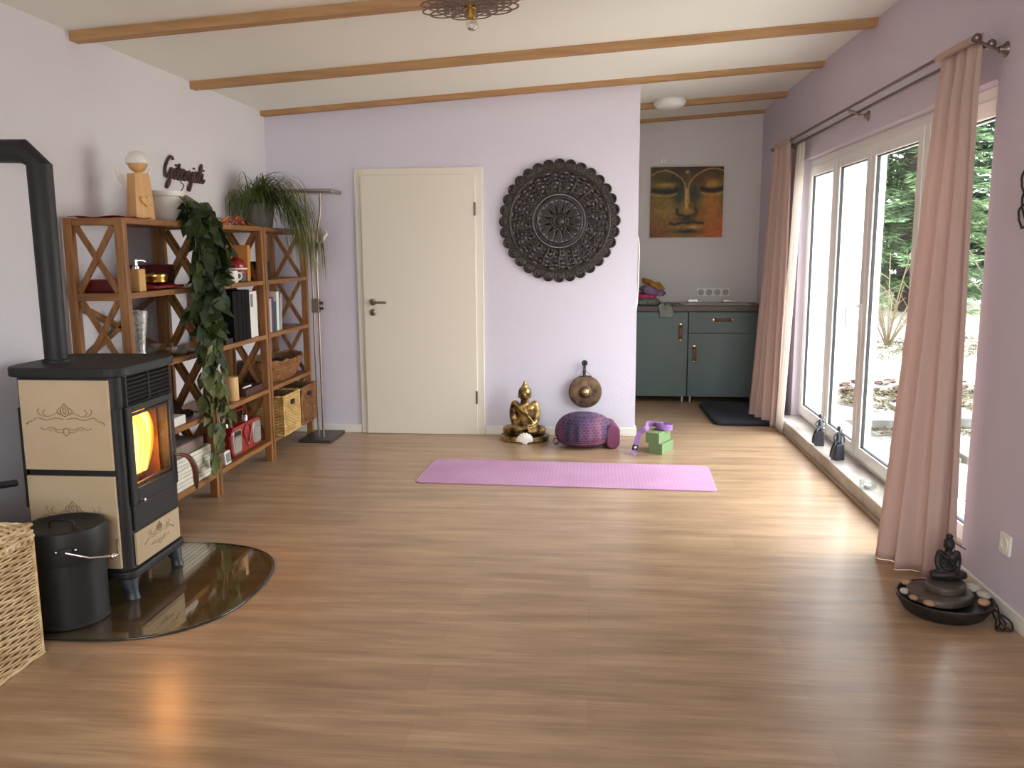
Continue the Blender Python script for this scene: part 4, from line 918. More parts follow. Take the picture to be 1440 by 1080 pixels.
mb = MB(); mb.grid(lambda u, v: (-2.33 + .10*(2*u - 1), 6.07 + .22*(2*v - 1), z + .125 + .02*math.sin(u*11)*math.cos(v*13) - .015*((2*u-1)**2 + (2*v-1)**2)), 16, 26)
tag(mb.build('dark_scarf', 'black_cloth', loc=(-2.33, 6.07, z + .1), smooth=180, solid=.008), 'dark scarf bundled inside the oval wicker bowl', 'scarf')
# bottom shelf
z = SH[0]
def storage(y0, y1, m, label):
    t = thing('storage_basket', label, 'basket', (-2.3, (y0+y1)/2, z), 'wicker storage boxes on the last bookcase')
    basket_box(t, -2.45, -2.135, y0, y1, z, z + .285, 24, .0052, .03, m)
    mb = MB(); mb.bounds(-2.139, -2.128, (y0+y1)/2 - .03, (y0+y1)/2 + .03, z + .205, z + .24); mb.build('grip_hole', 'black', t, bevel=.004)
storage(5.715, 6.055, 'wicker_gold', 'pale straw wicker box with grip hole on the bottom shelf')
storage(6.085, 6.425, 'wicker_brown', 'browner wicker box with grip hole beside the pale straw one')
rd = thing('radio', 'red retro radio with silver speakers on the middle bookcase', 'radio', (-2.29, 5.25, z))
def rr_out(w, h, r, n=6):
    o_ = []
    for cx, cy, a0 in ((w/2 - r, h/2 - r, 0), (-w/2 + r, h/2 - r, 90), (-w/2 + r, -h/2 + r, 180), (w/2 - r, -h/2 + r, 270)):
        for k in range(n): a = math.radians(a0 + k*90/(n-1)); o_.append((cx + r*math.cos(a), cy + r*math.sin(a)))
    return o_
FY = Matrix(((0, 0, 1, 0), (1, 0, 0, 0), (0, 1, 0, 0), (0, 0, 0, 1)))      # outline (y,z), depth along +x
ry0, ry1, rz0, rz1 = 5.015, 5.495, z + .006, z + .196; rc = ((ry0+ry1)/2, (rz0+rz1)/2)
mb = MB(); mb.prism(rr_out(ry1-ry0, rz1-rz0, .05), .15, Matrix.Translation((-2.37, rc[0], rc[1])) @ FY); mb.build('case', 'red', rd, smooth=40, bevel=.008, segs=3)
for y in (ry0 + .05, ry1 - .05):
    mb = MB(); mb.box((-2.3, y, z + .004), (.08, .03, .008)); mb.build('rubber_foot', 'black', rd)
for s_ in (-1, 1):
    mb = MB(); w = .125; yc = rc[0] + s_*.158
    mb.prism(rr_out(w, .15, .02), .006, Matrix.Translation((-2.222, yc, rc[1])) @ FY); tr = mb.build('speaker_surround', 'chrome', rd, smooth=40, bevel=.002)
    mb = MB(); mb.prism(rr_out(w - .024, .095, .012), .004, Matrix.Translation((-2.218, yc, rc[1] - .018)) @ FY); mb.build('speaker_mesh', 'speaker', tr, smooth=40)
    if s_ < 0: mb = MB(); mb.prism(rr_out(w - .03, .026, .005), .004, Matrix.Translation((-2.218, yc, rc[1] + .052)) @ FY); mb.build('display', 'black', tr)
mb = MB(); mb.tube([(-2.217, rc[0] + .058*math.cos(2*PI*i/28), rc[1] + .034 + .048*math.sin(2*PI*i/28)) for i in range(28)], .004, 6, closed=True); mb.build('dial_ring', 'red', rd, smooth=60)
mb = MB(); mb.bar((-2.214, rc[0] + .0, rc[1] - .055), (-2.214, rc[0] + .085, rc[1] + .075), .012, .006, (1, 0, 0)); mb.bar((-2.214, rc[0], rc[1] - .055), (-2.214, rc[0] - .06, rc[1] + .03), .006, .005, (1, 0, 0)); mb.build('trim_stripe', 'chrome', rd)
for y in (5.11, 5.42):
    mb = MB(); mb.lathe([(0, 0), (.02, 0), (.02, .018), (.016, .021), (0, .021)], (-2.30, y, rz1 - .001), 20); mb.build('knob', 'chrome', rd, smooth=40)
mb = MB(); mb.tube(curve([(-2.3, 5.06, rz1 - .012), (-2.3, 5.06, rz1 + .04), (-2.3, 5.12, rz1 + .062), (-2.3, 5.39, rz1 + .062), (-2.3, 5.45, rz1 + .04), (-2.3, 5.45, rz1 - .012)], 24), .005, 8); mb.build('carry_handle', 'red', rd, smooth=60)
mb = MB(); mb.tube([(-2.35, 5.28, rz1 - .004), (-2.35, 5.28, SH[1] - .033)], .0025, 6); mb.build('antenna', 'chrome', rd)
ck = thing('digital_clock', 'small white framed clock display in front of the radio', 'clock', (-2.2, 4.925, z))
mb = MB(); mb.box((-2.225, 4.925, z + .04), (.03, .082, .08), RY(-.1)); mb.build('case', 'white', ck, bevel=.004)
mb = MB(); mb.box((-2.209, 4.925, z + .042), (.003, .058, .056), RY(-.1)); mb.build('display', 'lcd', ck)
cr = thing('white_crate', 'white crate with thin plank lines on the bottom shelf by the stove', 'crate', (-2.3, 4.49, z))
for k in range(8):
    mb = MB(); zz = z + .001 + k*.0225; mb.bounds(-2.222, -2.21, 4.27 + .002*(k % 3), 4.70 - .003*(k % 2), zz, zz + .0205); mb.build('front_plank', 'white_plank', cr, bevel=.002)
for a in ((-2.43, -2.222, 4.27, 4.282), (-2.43, -2.222, 4.688, 4.70), (-2.442, -2.43, 4.27, 4.70)):
    mb = MB(); mb.bounds(*a, z + .001, z + .18); mb.build('side_board', 'white_plank', cr, bevel=.002)
mb = MB(); mb.bounds(-2.43, -2.222, 4.282, 4.688, z + .001, z + .01); mb.build('bottom_board', 'white_plank', cr)
mb = MB(); mb.bounds(-2.41, -2.235, 4.3, 4.67, z + .011, z + .235); tag(mb.build('felt_box', 'grey_cardboard', loc=(-2.32, 4.48, z + .01), bevel=.01), 'taupe felt box standing inside the white crate', 'box')

# ---------------------------------------------------------------- floor lamp
fl = thing('floor_lamp', 'slim metal floor lamp with flat head and reading arm in the back corner', 'lamp', (-2.075, 6.32, 0))
mb = MB(); mb.bounds(-2.205, -1.955, 6.165, 6.55, 0, .022); mb.build('base', 'dark_metal', fl, bevel=.006)
for dx, top in ((-.019, -.03), (.019, .045)):
    mb = MB(); x = -2.07
    mb.tube(curve([(x + dx, 6.30, .02), (x + dx, 6.30, 1.05), (x + dx*1.0, 6.30, 1.3), (x + dx*1.5, 6.30, 1.55), (x + dx + top*.9, 6.30, 1.72), (x + dx + top, 6.30, 1.86)], 30), .0085, 12); mb.build('pole', 'nickel', fl, smooth=60)
mb = MB(); mb.bounds(-2.10, -2.04, 6.278, 6.322, .98, 1.085); cl_ = mb.build('clamp', 'nickel', fl, bevel=.005)
for zz in (1.01, 1.05):
    mb = MB(); mb.tube([(-2.04, 6.30, zz), (-2.015, 6.30, zz)], .010, 12); mb.build('switch_knob', 'dark_metal', cl_, smooth=40)
mb = MB(); mb.box((-2.065, 6.29, 1.872), (.385, .24, .028), RY(.012), taper=(1, 1)); hd = mb.build('lamp_head', 'steel', fl, bevel=.008)
mb = MB(); mb.box((-2.065, 6.29, 1.8875), (.30, .17, .004), RY(.012)); mb.build('diffuser', 'opal', hd)
mb = MB(); mb.tube(curve([(-2.052, 6.288, 1.3), (-2.045, 6.28, 1.42), (-2.02, 6.26, 1.50), (-1.985, 6.24, 1.525)], 14), .006, 8); ra = mb.build('reading_arm', 'nickel', fl, smooth=60)
mb = MB(); mb.box((-1.968, 6.225, 1.545), (.085, .10, .018), RY(-.95) @ RX(.5)); mb.build('reading_head', 'opal', ra, bevel=.004)

# ---------------------------------------------------------------- wall lettering
# pen strokes for the word Gitanjali in a slanted hand (letter units)
STROKES = [
 [(.95, 1.72), (.85, 1.95), (.6, 1.98), (.25, 1.55), (.05, .95), (.08, .4), (.3, .15), (.62, .5), (.85, 1.0)], [(.9, 1.0), (.82, .4), (.7, -.3), (.5, -.75), (.38, -.7), (.5, -.35), (.8, .1)],
 [(.85, .15), (1.1, .45), (1.3, .95)], [(1.3, .95), (1.2, .45), (1.25, .12), (1.42, .15), (1.55, .4)], [(1.38, 1.28), (1.4, 1.33)],
 [(1.5, .3), (1.75, 1.0), (1.85, 1.45)], [(1.85, 1.45), (1.72, .6), (1.74, .14), (1.92, .12), (2.05, .35)], [(1.58, 1.0), (1.8, 1.02), (2.08, 1.04)],
 [(2.62, .95), (2.4, 1.0), (2.15, .7), (2.12, .25), (2.3, .1), (2.5, .4), (2.65, .95)], [(2.65, .95), (2.55, .4), (2.62, .12), (2.8, .2), (2.95, .5)],
 [(2.95, .95), (2.92, .5), (2.9, .1)], [(2.9, .1), (3.05, .7), (3.28, .98), (3.36, .8), (3.3, .3), (3.36, .1), (3.52, .2), (3.62, .5)],
 [(3.78, .98), (3.72, .4), (3.62, -.3), (3.45, -.78), (3.3, -.7), (3.42, -.35), (3.78, .1), (3.95, .4)], [(3.86, 1.3), (3.88, 1.36)],
 [(4.42, .95), (4.2, 1.0), (3.98, .7), (3.95, .25), (4.12, .1), (4.3, .4), (4.46, .95)], [(4.46, .95), (4.36, .4), (4.42, .12), (4.58, .2), (4.7, .5)],
 [(4.7, .45), (4.92, 1.1), (5.0, 1.7), (4.9, 1.75), (4.78, 1.1), (4.72, .4), (4.82, .12), (4.98, .2), (5.08, .45)],
 [(5.08, .4), (5.22, .95)], [(5.22, .95), (5.14, .45), (5.2, .12), (5.36, .15), (5.5, .4)], [(5.3, 1.28), (5.32, 1.33)]]
mb = MB(); ux, uz, sl = .0945, .066, .018
for s_ in STROKES:
    pts = [(XL + .011, 4.925 + a*ux + b_*sl, 1.868 + b_*uz) for a, b_ in s_]
    mb.tube(curve(pts, 8 + 5*len(pts)) if len(pts) > 2 else pts, .0084, 6, flat=1.0, up=(1, 0, 0))
tag(mb.build('wall_lettering', 'script_wood', loc=(XL + .011, 5.2, 1.87), smooth=50), 'brown wooden script lettering on the left wall above the white pot', 'wall lettering')

# ---------------------------------------------------------------- carved round panel
mc = Vector((-.245, YB, 1.652)); R = .455
md = thing('carved_mandala', 'large round dark carved wooden mandala hanging on the back wall', 'wall carving', tuple(mc))
def mp_(r, a, y): return (mc.x + r*math.cos(a), mc.y - y, mc.z + r*math.sin(a))
mb = MB(); NS = 32
mb.grid(lambda u, v: mp_(lerp(.375, .43, v), 2*PI*u, .026), 128, 3, True)
mb.grid(lambda u, v: mp_(lerp(.375, .43, v), 2*PI*u, .004), 128, 3, True)
for k in range(NS):
    a = 2*PI*k/NS; c = mp_(.418, a, .0)
    mb.lathe([(0, .004), (.040, .004), (.043, .012), (.042, .024), (.034, .03), (.028, .022), (.018, .02), (.012, .032), (0, .034)], c, 16, RX(PI/2))
for r, w in ((.378, .008), (.368, .005)): mb.tube([mp_(r, 2*PI*i/96, .026) for i in range(96)], w, 6, closed=True)
mb.build('scalloped_rim', 'carved', md, smooth=45)
mb = MB()
for r, w, y in ((.168, .010, .03), (.186, .007, .024), (.208, .008, .022)): mb.tube([mp_(r, 2*PI*i/72, y) for i in range(72)], w, 6, closed=True)
mb.build('inner_ring', 'carved', md, smooth=60)
mb = MB()
def spiral(ca, cr, r0, turns, hand, rot, w=.0075, y=.02, n=22):
    c = Vector((cr*math.cos(ca), cr*math.sin(ca))); pts = []
    for i in range(n):
        t = i/(n-1); a = rot + hand*turns*2*PI*t; rr = r0*(1 - t*.85)
        pts.append((mc.x + c.x + rr*math.cos(a), mc.y - y - .006*t, mc.z + c.y + rr*math.sin(a)))
    mb.tube(pts, [w*(1 - .35*i/n) for i in range(n)], 5)
for k in range(16):
    a = 2*PI*k/16; ha = PI/16
    for h in (1, -1):
        spiral(a + h*.095, .335, .038, 1.4, h, a + PI*.5*h)
        spiral(a + h*.10, .255, .034, 1.3, -h, a - PI*.5*h)
        spiral(a + h*.19, .295, .028, 1.2, h, a + PI)
        spiral(a + h*.06, .228, .02, 1.1, h, a, w=.006)
        spiral(a + h*.05, .355, .018, 1.1, -h, a, w=.006)
    mb.tube([mp_(.20, a, .02), mp_(.24, a + .02, .028), mp_(.30, a - .02, .028), mp_(.37, a, .02)], [.006, .011, .008, .005], 6)
    mb.tube([mp_(.21, a + ha, .018), mp_(.26, a + ha + .03, .022), mp_(.32, a + ha - .03, .022), mp_(.37, a + ha, .018)], .007, 5)
for r in (.232, .262, .292, .322, .35): mb.tube([mp_(r + .008*math.sin(16*2*PI*i/192), 2*PI*i/192, .012) for i in range(192)], .0075, 4, closed=True)
mb.build('scroll_fretwork', 'carved', md, smooth=70)
mb = MB()
for k in range(12):
    a = 2*PI*k/12
    o_ = [(.045, -.012), (.085, -.030), (.125, -.034), (.15, -.018), (.158, 0), (.15, .018), (.125, .034), (.085, .030), (.045, .012)]
    mb.prism(o_, .016, Matrix.Translation((mc.x, mc.y - .010, mc.z)) @ Matrix(((math.cos(a), -math.sin(a), 0, 0), (0, 0, -1, 0), (math.sin(a), math.cos(a), 0, 0), (0, 0, 0, 1))))
    for s_ in (-.5, .0, .5): mb.tube([mp_(.06, a, .027), mp_(.11, a + s_*.22, .029), mp_(.148, a + s_*.14, .026)], .0045, 5)
mb.lathe([(0, .008), (.07, .008), (.072, .026), (.062, .032), (.055, .028), (.046, .034), (.036, .03), (.026, .038), (.012, .04), (0, .046)], tuple(mc), 24, RX(PI/2))
for k in range(14): mb.ell(mp_(.062, 2*PI*k/14, .032), (.009, .006, .009), 8, 6)
mb.build('rosette', 'carved', md, smooth=45)
mb = MB()
for k in range(12):
    a = 2*PI*(k + .5)/12; mb.tube([mp_(.10, a, .014), mp_(.135, a, .018), mp_(.165, a, .014)], [.004, .007, .004], 5)
mb.build('spacer_bud', 'carved', md, smooth=60)

# ---------------------------------------------------------------- gong and hook
hk = thing('wall_hook', 'black forged iron hook with round eye on the back wall above the gong', 'hook', (-.047, YB, .56))
mb = MB(); mb.bounds(-.056, -.038, YB - .006, YB, .48, .585); mb.tube([(-.047, YB - .012 - .0, .60 + 0*i) if False else (-.047 + .017*math.cos(2*PI*i/20), YB - .05, .578 + .017*math.sin(2*PI*i/20)) for i in range(20)], .006, 8, closed=True)
mb.tube([(-.047, YB - .004, .53), (-.047, YB - .03, .545), (-.047, YB - .05, .562)], .007, 8)
mb.tube([(-.047, YB - .05, .562), (-.05, YB - .055, .52), (-.053, YB - .055, .49), (-.053, YB - .06, .47)], [.008, .008, .007, .005], 8); mb.build('bracket', 'iron_dark', hk, smooth=50)
gg = thing('gong', 'round bronze gong with pale centre boss hanging on the back wall', 'gong', (-.041, YB - .05, .355))
mb = MB(); mb.lathe([(0, -.012), (.118, -.012), (.126, -.016), (.127, .006), (.12, .016), (.1, .02), (.06, .019), (.038, .022), (.03, .03), (0, .03)], (-.041, YB - .045, .355), 48, RX(PI/2)); mb.build('disc', 'bronze', gg, smooth=40)
mb = MB(); mb.lathe([(.031, .026), (.027, .042), (.015, .05), (0, .052)], (-.041, YB - .045, .355), 24, RX(PI/2)); mb.build('boss', 'gong_boss', gg, smooth=60)
mb = MB()
for s_ in (-1, 1): mb.tube([(-.041 + s_*.062, YB - .06, .46), (-.049, YB - .062, .535)], .0025, 5)
mb.build('cord', 'grey_cloth', gg)

# ---------------------------------------------------------------- seated statues
def seated(mb, o, h, w=1.0):
    o = Vector(o)
    def P(x, y, z): z = z*1.15 if z < .2 else lerp(.23, .575, (z - .2)/.3) if z < .5 else lerp(.575, 1.0, (z - .5)/.5); return o + Vector((x*h*w, y*h, z*h))
    def E(c, r, mx=None): mb.ell(P(*c), (r[0]*h*w, r[1]*h, r[2]*h), 18, 12, mx)
    def Tb(pts, rs): mb.tube(curve([P(*p) for p in pts], 4*len(pts)), [h*w*lerp(rs[0], rs[-1], i/(4*len(pts) - 1)) for i in range(4*len(pts))], 12)
    E((0, .02, .055), (.36, .23, .055)); E((-.22, -.03, .12), (.17, .13, .075)); E((.22, -.03, .12), (.17, .13, .075)); E((0, .03, .13), (.2, .15, .1))
    Tb([(-.34, -.06, .10), (-.15, -.17, .13), (.08, -.19, .155)], [.075, .05]); Tb([(.34, -.06, .10), (.15, -.15, .10), (-.1, -.17, .10)], [.075, .05])
    E((0, .04, .24), (.145, .1, .11)); E((0, .03, .38), (.185, .11, .17)); E((0, .035, .30), (.15, .1, .15)); E((-.09, -.02, .44), (.08, .06, .07)); E((.09, -.02, .44), (.08, .06, .07))
    E((-.17, .03, .50), (.075, .075, .07)); E((.17, .03, .50), (.075, .075, .07))
    for s_ in (-1, 1):
        Tb([(.185*s_, .03, .5), (.215*s_, .03, .37), (.2*s_, .0, .24)], [.066, .056]); Tb([(.2*s_, .0, .24), (.13*s_, -.1, .19), (.03*s_, -.16, .19)], [.056, .035])
        E((.02*s_, -.17, .185), (.07, .035, .025))
    Tb([(0, .03, .5), (0, .02, .62)], [.078, .07]); E((0, .01, .72), (.105, .105, .13)); E((0, .03, .78), (.112, .108, .095)); E((0, .03, .88), (.06, .062, .055)); E((0, .03, .945), (.03, .03, .05))
    E((0, -.095, .715), (.016, .022, .035)); E((0, -.088, .665), (.034, .018, .012))
    for s_ in (-1, 1): E((.110*s_, .02, .69), (.014, .025, .06)); E((.042*s_, -.083, .745), (.028, .014, .012))
    Tb([(-.17, -.06, .52), (-.04, -.1, .42), (.1, -.11, .3), (.16, -.08, .22)], [.022, .02])
bd = thing('gold_buddha', 'gilded seated Buddha statue on the floor against the back wall', 'statue', (-.5, 6.40, 0))
mb = MB(); seated(mb, (-.5, 6.395, .03), .425, 1.02); mb.build('figure', 'gold', bd, remesh=.0055)
mb = MB(); o_ = [(.185*abs(math.cos(a))**.8*(1 if math.cos(a) >= 0 else -1), .125*abs(math.sin(a))**.8*(1 if math.sin(a) >= 0 else -1)) for a in [2*PI*i/48 for i in range(48)]]
mb.prism(o_, .042, Matrix.Translation((-.5, 6.40, 0))); mb.build('plinth', 'gold', bd, bevel=.008, segs=3)
sh = MB(); ang = []
def shell_pt(u, v):
    a = lerp(-1.35, 1.35, u); rib = math.cos(u*PI*2*9); r = .078*v*(.66 + .34*math.cos(a*1.05)) * (1 + .018*rib*v)
    return (r*math.sin(a)*1.12, -.026*math.sin(PI*min(1, v*.75 + .08))*math.cos(a) - .0022*rib*v, r*math.cos(a))
sm = MB(); sm.grid(shell_pt, 48, 12); sm.bounds(-.018, .018, -.006, .004, -.004, .012)
bmesh.ops.transform(sm.bm, matrix=Matrix.Translation((-.488, 6.235, .006)) @ RX(-.55), verts=sm.bm.verts)
tag(sm.build('scallop_shell', 'shell', loc=(-.488, 6.235, 0), smooth=180, solid=.004), 'white fan shaped shell leaning on the foot of the gold Buddha', 'shell')

# ---------------------------------------------------------------- cushion, bolster, blocks, strap, mat
pf = thing('meditation_cushion', 'round purple woven meditation cushion below the gong', 'cushion', (-.045, 6.22, 0))
def cush(u, v, R_=.222, H_=.245):
    a = 2*PI*u; e = lerp(-PI/2, PI/2, v); c = max(math.cos(e), 0)**.72; s_ = math.copysign(abs(math.sin(e))**.8, math.sin(e))
    pl = 1 + .022*math.cos(a*18)*c*(1 - abs(s_)) * 1.0; seam = 1 - .05*math.exp(-((v - .36)/.02)**2)
    r = R_*c*pl*seam; x, y, z_ = r*math.cos(a), r*.88*math.sin(a), H_/2*(1 + s_) 
    t = (z_/H_); return (-.045 + x*(1 - .12*t) - .008*t, 6.22 + y + .02*t, z_ - .0 + (.012*x/R_)*math.sin(PI*t))
mb = MB(); mb.grid(cush, 108, 34, True); mb.build('cover', 'woven', pf, smooth=180)
mb = MB()
for k in range(2):
    pts = []
    for i in range(80):
        u = i/80; x, y, z_ = cush(u, .36 if k == 0 else .31); pts.append((x + (x + .045)*.012, y + (y - 6.22)*.012, z_))
    mb.tube(pts, .0042, 6, closed=True)
mb.build('piping', 'pink_cushion', pf, smooth=180)
mb = MB(); mb.tube(curve([(-.235, 6.15, .06), (-.262, 6.13, .075), (-.262, 6.14, .03), (-.232, 6.17, .03)], 14), .009, 8, flat=.4); mb.build('carry_loop', 'pink_cushion', pf, smooth=180)
mb = MB(); mb.prism(rr_out(.10, .175, .045), .28, Matrix.Translation((.150, 6.27, .0885)) @ RZ(.12) @ Matrix(((1, 0, 0, 0), (0, 0, 1, -.15), (0, 1, 0, 0), (0, 0, 0, 1))))
tag(mb.build('plum_bolster', 'pink_cushion', loc=(.16, 6.26, 0), bevel=.012, segs=3, smooth=50), 'plum pink bolster showing behind the right side of the woven cushion', 'cushion')
ba = math.atan2(.158, .084)
def block(cx, cy, z0, label):
    mb = MB(); m_ = Matrix.Translation((cx, cy, z0 + .038)) @ RZ(ba - PI/2)
    mb._add([(sx*.052, sy*.1, sz*.038) for sz in (-1, 1) for sx, sy in ((-1, -1), (1, -1), (1, 1), (-1, 1))], [(3, 2, 1, 0), (4, 5, 6, 7), (0, 1, 5, 4), (1, 2, 6, 5), (2, 3, 7, 6), (3, 0, 4, 7)], m_)
    mb._add([(sx*.0524, sy*.1004, sz*.002) for sz in (-1, 1) for sx, sy in ((-1, -1), (1, -1), (1, 1), (-1, 1))], [(3, 2, 1, 0), (4, 5, 6, 7), (0, 1, 5, 4), (1, 2, 6, 5), (2, 3, 7, 6), (3, 0, 4, 7)], m_)
    return tag(mb.build('yoga_block', 'green_foam', loc=(cx, cy, z0), bevel=.004, segs=2), label, 'yoga block', 'green yoga blocks')
bdir = Vector((math.cos(ba), math.sin(ba), 0)); bc_ = Vector((.507, 5.963, 0)) + bdir*.1 + Vector((-bdir.y, bdir.x, 0))*.052
block(bc_.x, bc_.y, 0, 'green yoga block on the floor, lower of the stacked two')
block(bc_.x - .022, bc_.y + .012, .0762, 'green yoga block on top of the other, under the purple strap')
sr = thing('yoga_strap', 'purple yoga strap coiled on the green blocks, one end hanging to the floor', 'strap', (bc_.x, bc_.y, .153))
mb = MB(); cx, cy, zc = bc_.x + .02, bc_.y + .04, .1735; W_ = .038
def band(mb, pts, w=W_, th=.0022, widths=None):
    pr_ = None
    for i, (p, wd) in enumerate(pts):
        p, wd = Vector(p), Vector(wd).normalized()*w/2; tg = Vector(pts[min(i+1, len(pts)-1)][0]) - Vector(pts[max(i-1, 0)][0]); nn = tg.cross(wd).normalized()*th/2
        cur = [mb.bm.verts.new(p + a + b_) for a, b_ in ((wd, nn), (-wd, nn), (-wd, -nn), (wd, -nn))]
        if pr_:
            for j in range(4): mb.bm.faces.new((pr_[j], pr_[(j+1) % 4], cur[(j+1) % 4], cur[j]))
        else: mb.bm.faces.new(cur)
        pr_ = cur
    mb.bm.faces.new(pr_)
coil = []
for i in range(150):
    a = i/149*2*PI*5.2; r = .018 + .0075*a/(2*PI); coil.append(((cx + r*1.15*math.cos(a + 1.2), cy + r*math.sin(a + 1.2), zc + .004 + .006*math.sin(a)), (.12*math.cos(a), .05, 1)))
last = Vector(coil[-1][0]); tail = curve([last, last + Vector((-.06, -.03, .012)), Vector((.40, 6.0, .186)), Vector((.352, 5.995, .155)), Vector((.33, 5.985, .09)), Vector((.315, 5.975, .03)), Vector((.30, 5.955, .004))], 30)
for i, p in enumerate(tail[1:]):
    q = tail[min(i + 2, 29)] - tail[i]; coil.append((p, tuple(q.cross(Vector((0, 1, 0))) * -1)))
band(mb, coil); mb.build('webbing', 'purple_strap', sr)
mb = MB(); mb.box((.318, 5.973, .05), (.04, .008, .036), RY(.2)); bk_ = mb.build('buckle_pad', 'black', sr, bevel=.002)
mb = MB(); mb.ell((.318, 5.966, .05), (.011, .005, .012), 12, 8); mb.build('ring', 'chrome', bk_, smooth=180)

a_ = math.atan2(5.047 - 5.117, .775 + 1.085); mx_ = Matrix.Translation((-.155, 5.385, .0005)) @ RZ(a_)
mb = MB(); mb.prism(rr_out(1.86, .607, .045, 8), .0065, mx_)
tag(mb.build('yoga_mat', 'rubber_mat', loc=(-.155, 5.385, 0), bevel=.002), 'long pink yoga mat rolled out on the floor in front of the Buddha', 'yoga mat')

# ---------------------------------------------------------------- kitchen nook
KF = 8.10
def cabinet(x0, x1, label):
    t = thing('base_cabinet', label, 'cabinet', ((x0+x1)/2, 8.38, 0), 'kitchen base cabinets')
    mb = MB(); mb.bounds(x0, x1, KF + .02, YK - .04, .06, .862); mb.build('carcass', 'green_side', t)
    for x in (x0 + .035, x1 - .035):
        for y in (KF + .05, YK - .1):
            mb = MB(); mb.tube([(x, y, 0), (x, y, .06)], .014, 10); mb.build('leg', 'steel', t, smooth=40)
    return t
def pull(par, p, q):
    p, q = Vector(p), Vector(q); mb = MB(); m_ = (p + q)/2 + Vector((0, -.022, 0))
    mb.tube(curve([p + Vector((0, -.004, 0)), lerp(p, m_, .5) + Vector((0, -.012, 0)), m_, lerp(q, m_, .5) + Vector((0, -.012, 0)), q + Vector((0, -.004, 0))], 14), .016, 8, flat=.22, up=(0, 1, 0)); h = mb.build('handle', 'leather', par, smooth=50); h['label'] = 'brown leather strap handle'
    for e in (p, q):
        mb = MB(); mb.lathe([(0, 0), (.012, 0), (.012, .006), (0, .009)], tuple(e), 14, RX(PI/2)); mb.build('screw', 'brass', h, smooth=40)
c1 = cabinet(.30, .904, 'grey green base cabinet with one door, under the laundry')
mb = MB(); mb.bounds(.302, .902, KF, KF + .018, .058, .855); d_ = mb.build('door', 'green_front', c1, bevel=.002); pull(d_, (.835, KF, .74), (.836, KF, .60))
c2 = cabinet(.908, 1.545, 'grey green base cabinet with drawer above door, under the sink')
mb = MB(); mb.bounds(.91, 1.543, KF, KF + .018, .662, .855); d_ = mb.build('drawer', 'green_front', c2, bevel=.002); pull(d_, (1.14, KF, .785), (1.305, KF, .785))
mb = MB(); mb.bounds(.91, 1.543, KF, KF + .018, .058, .656); d_ = mb.build('door', 'green_front', c2, bevel=.002); pull(d_, (.965, KF, .535), (.967, KF, .395))
mb = MB(); mb.bounds(-.3, 1.618, KF - .015, YK - .002, .865, .912); tag(mb.build('worktop', 'brown_wood', loc=(.66, 8.4, .865), bevel=.003), 'dark brown kitchen worktop running over both green cabinets', 'worktop')
sk = thing('sink', 'stainless steel drop in sink on the kitchen worktop below the sockets', 'sink', (1.2, 8.4, .912))
mb = MB(); [mb.bounds(*q, .912, .9185) for q in ((.87, 1.50, 8.18, 8.23), (.87, 1.50, 8.57, 8.62), (.87, .92, 8.23, 8.57), (1.45, 1.50, 8.23, 8.57))]; mb.build('rim', 'steel', sk, bevel=.006)
mb = MB(); mb.bounds(.92, 1.45, 8.23, 8.57, .912, .9145); mb.build('basin', 'steel', sk)
for x in (1.0, 1.34):
    mb = MB(); mb.bounds(x - .05, x + .05, 8.59, 8.615, .9185, .95); mb.build('reflection_piece', 'steel', sk, bevel=.004)  # small steel pieces added to stand for reflections at the sink
def garment(name, m, c, r, seed, label, lean=0.0):
    mb = MB(); mb.ell(c, r, 56, 28)
    for v in mb.bm.verts:
        d = v.co - Vector(c); q = Vector((d.x*11 + seed*3.1, d.y*11, d.z*9)); n_ = noise.noise(q) + .5*noise.noise(q*2.3); f = math.sin(d.x*70 + 4*n_ + seed)*.10
        v.co = Vector(c) + d*(1 + .42*n_ + f); v.co.z += lean*d.x; v.co.z = max(v.co.z, c[2] - r[2])
    return tag(mb.build(name, m, loc=(c[0], c[1], c[2] - r[2]), smooth=180), label, 'clothing', 'folded laundry on the worktop')
garment('folded_towel', 'grey_cloth', (.53, 8.28, .946), (.12, .11, .034), 1, 'grey cloth folded at the bottom of the laundry pile')
garment('folded_shirt', 'pink_cloth', (.51, 8.27, .998), (.105, .10, .034), 2, 'raspberry pink shirt folded in the laundry pile')
garment('folded_jumper', 'lilac_cloth', (.59, 8.27, 1.045), (.125, .10, .045), 3, 'lilac jumper folded under the mustard one', -.25)
garment('folded_jumper', 'mustard', (.60, 8.28, 1.10), (.11, .09, .034), 4, 'mustard jumper on top of the laundry pile', -.45)
mb = MB(); mb.grid(lambda u, v: (lerp(.63, .755, u) + .008*math.sin(v*9), *((lambda s_: (8.26 - .18*s_/.5, .918 + .02*math.sin(u*7)**2) if s_ < .5 else (8.072 - .006*math.sin(u*9), .918 - (s_ - .5)*.22))(v))), 18, 30)
tag(mb.build('hanging_cloth', 'grey_cloth', loc=(.69, 8.1, .912), smooth=180, solid=.012, subsurf=1), 'grey green cloth hanging over the worktop edge', 'cloth')
so = thing('socket_strip', 'row of four white wall sockets above the sink', 'socket', (1.205, YK, 1.012))
mb = MB(); mb.bounds(1.045, 1.365, YK - .01, YK, .972, 1.052); mb.build('plate', 'white', so, bevel=.004)
for k in range(4):
    mb = MB(); mb.lathe([(.031, .0), (.031, .004), (.023, .004), (.021, .0015), (0, .0015)], (1.085 + .08*k, YK - .01, 1.012), 20, RX(PI/2)); mb.build('insert', 'insert_grey', so, smooth=40)
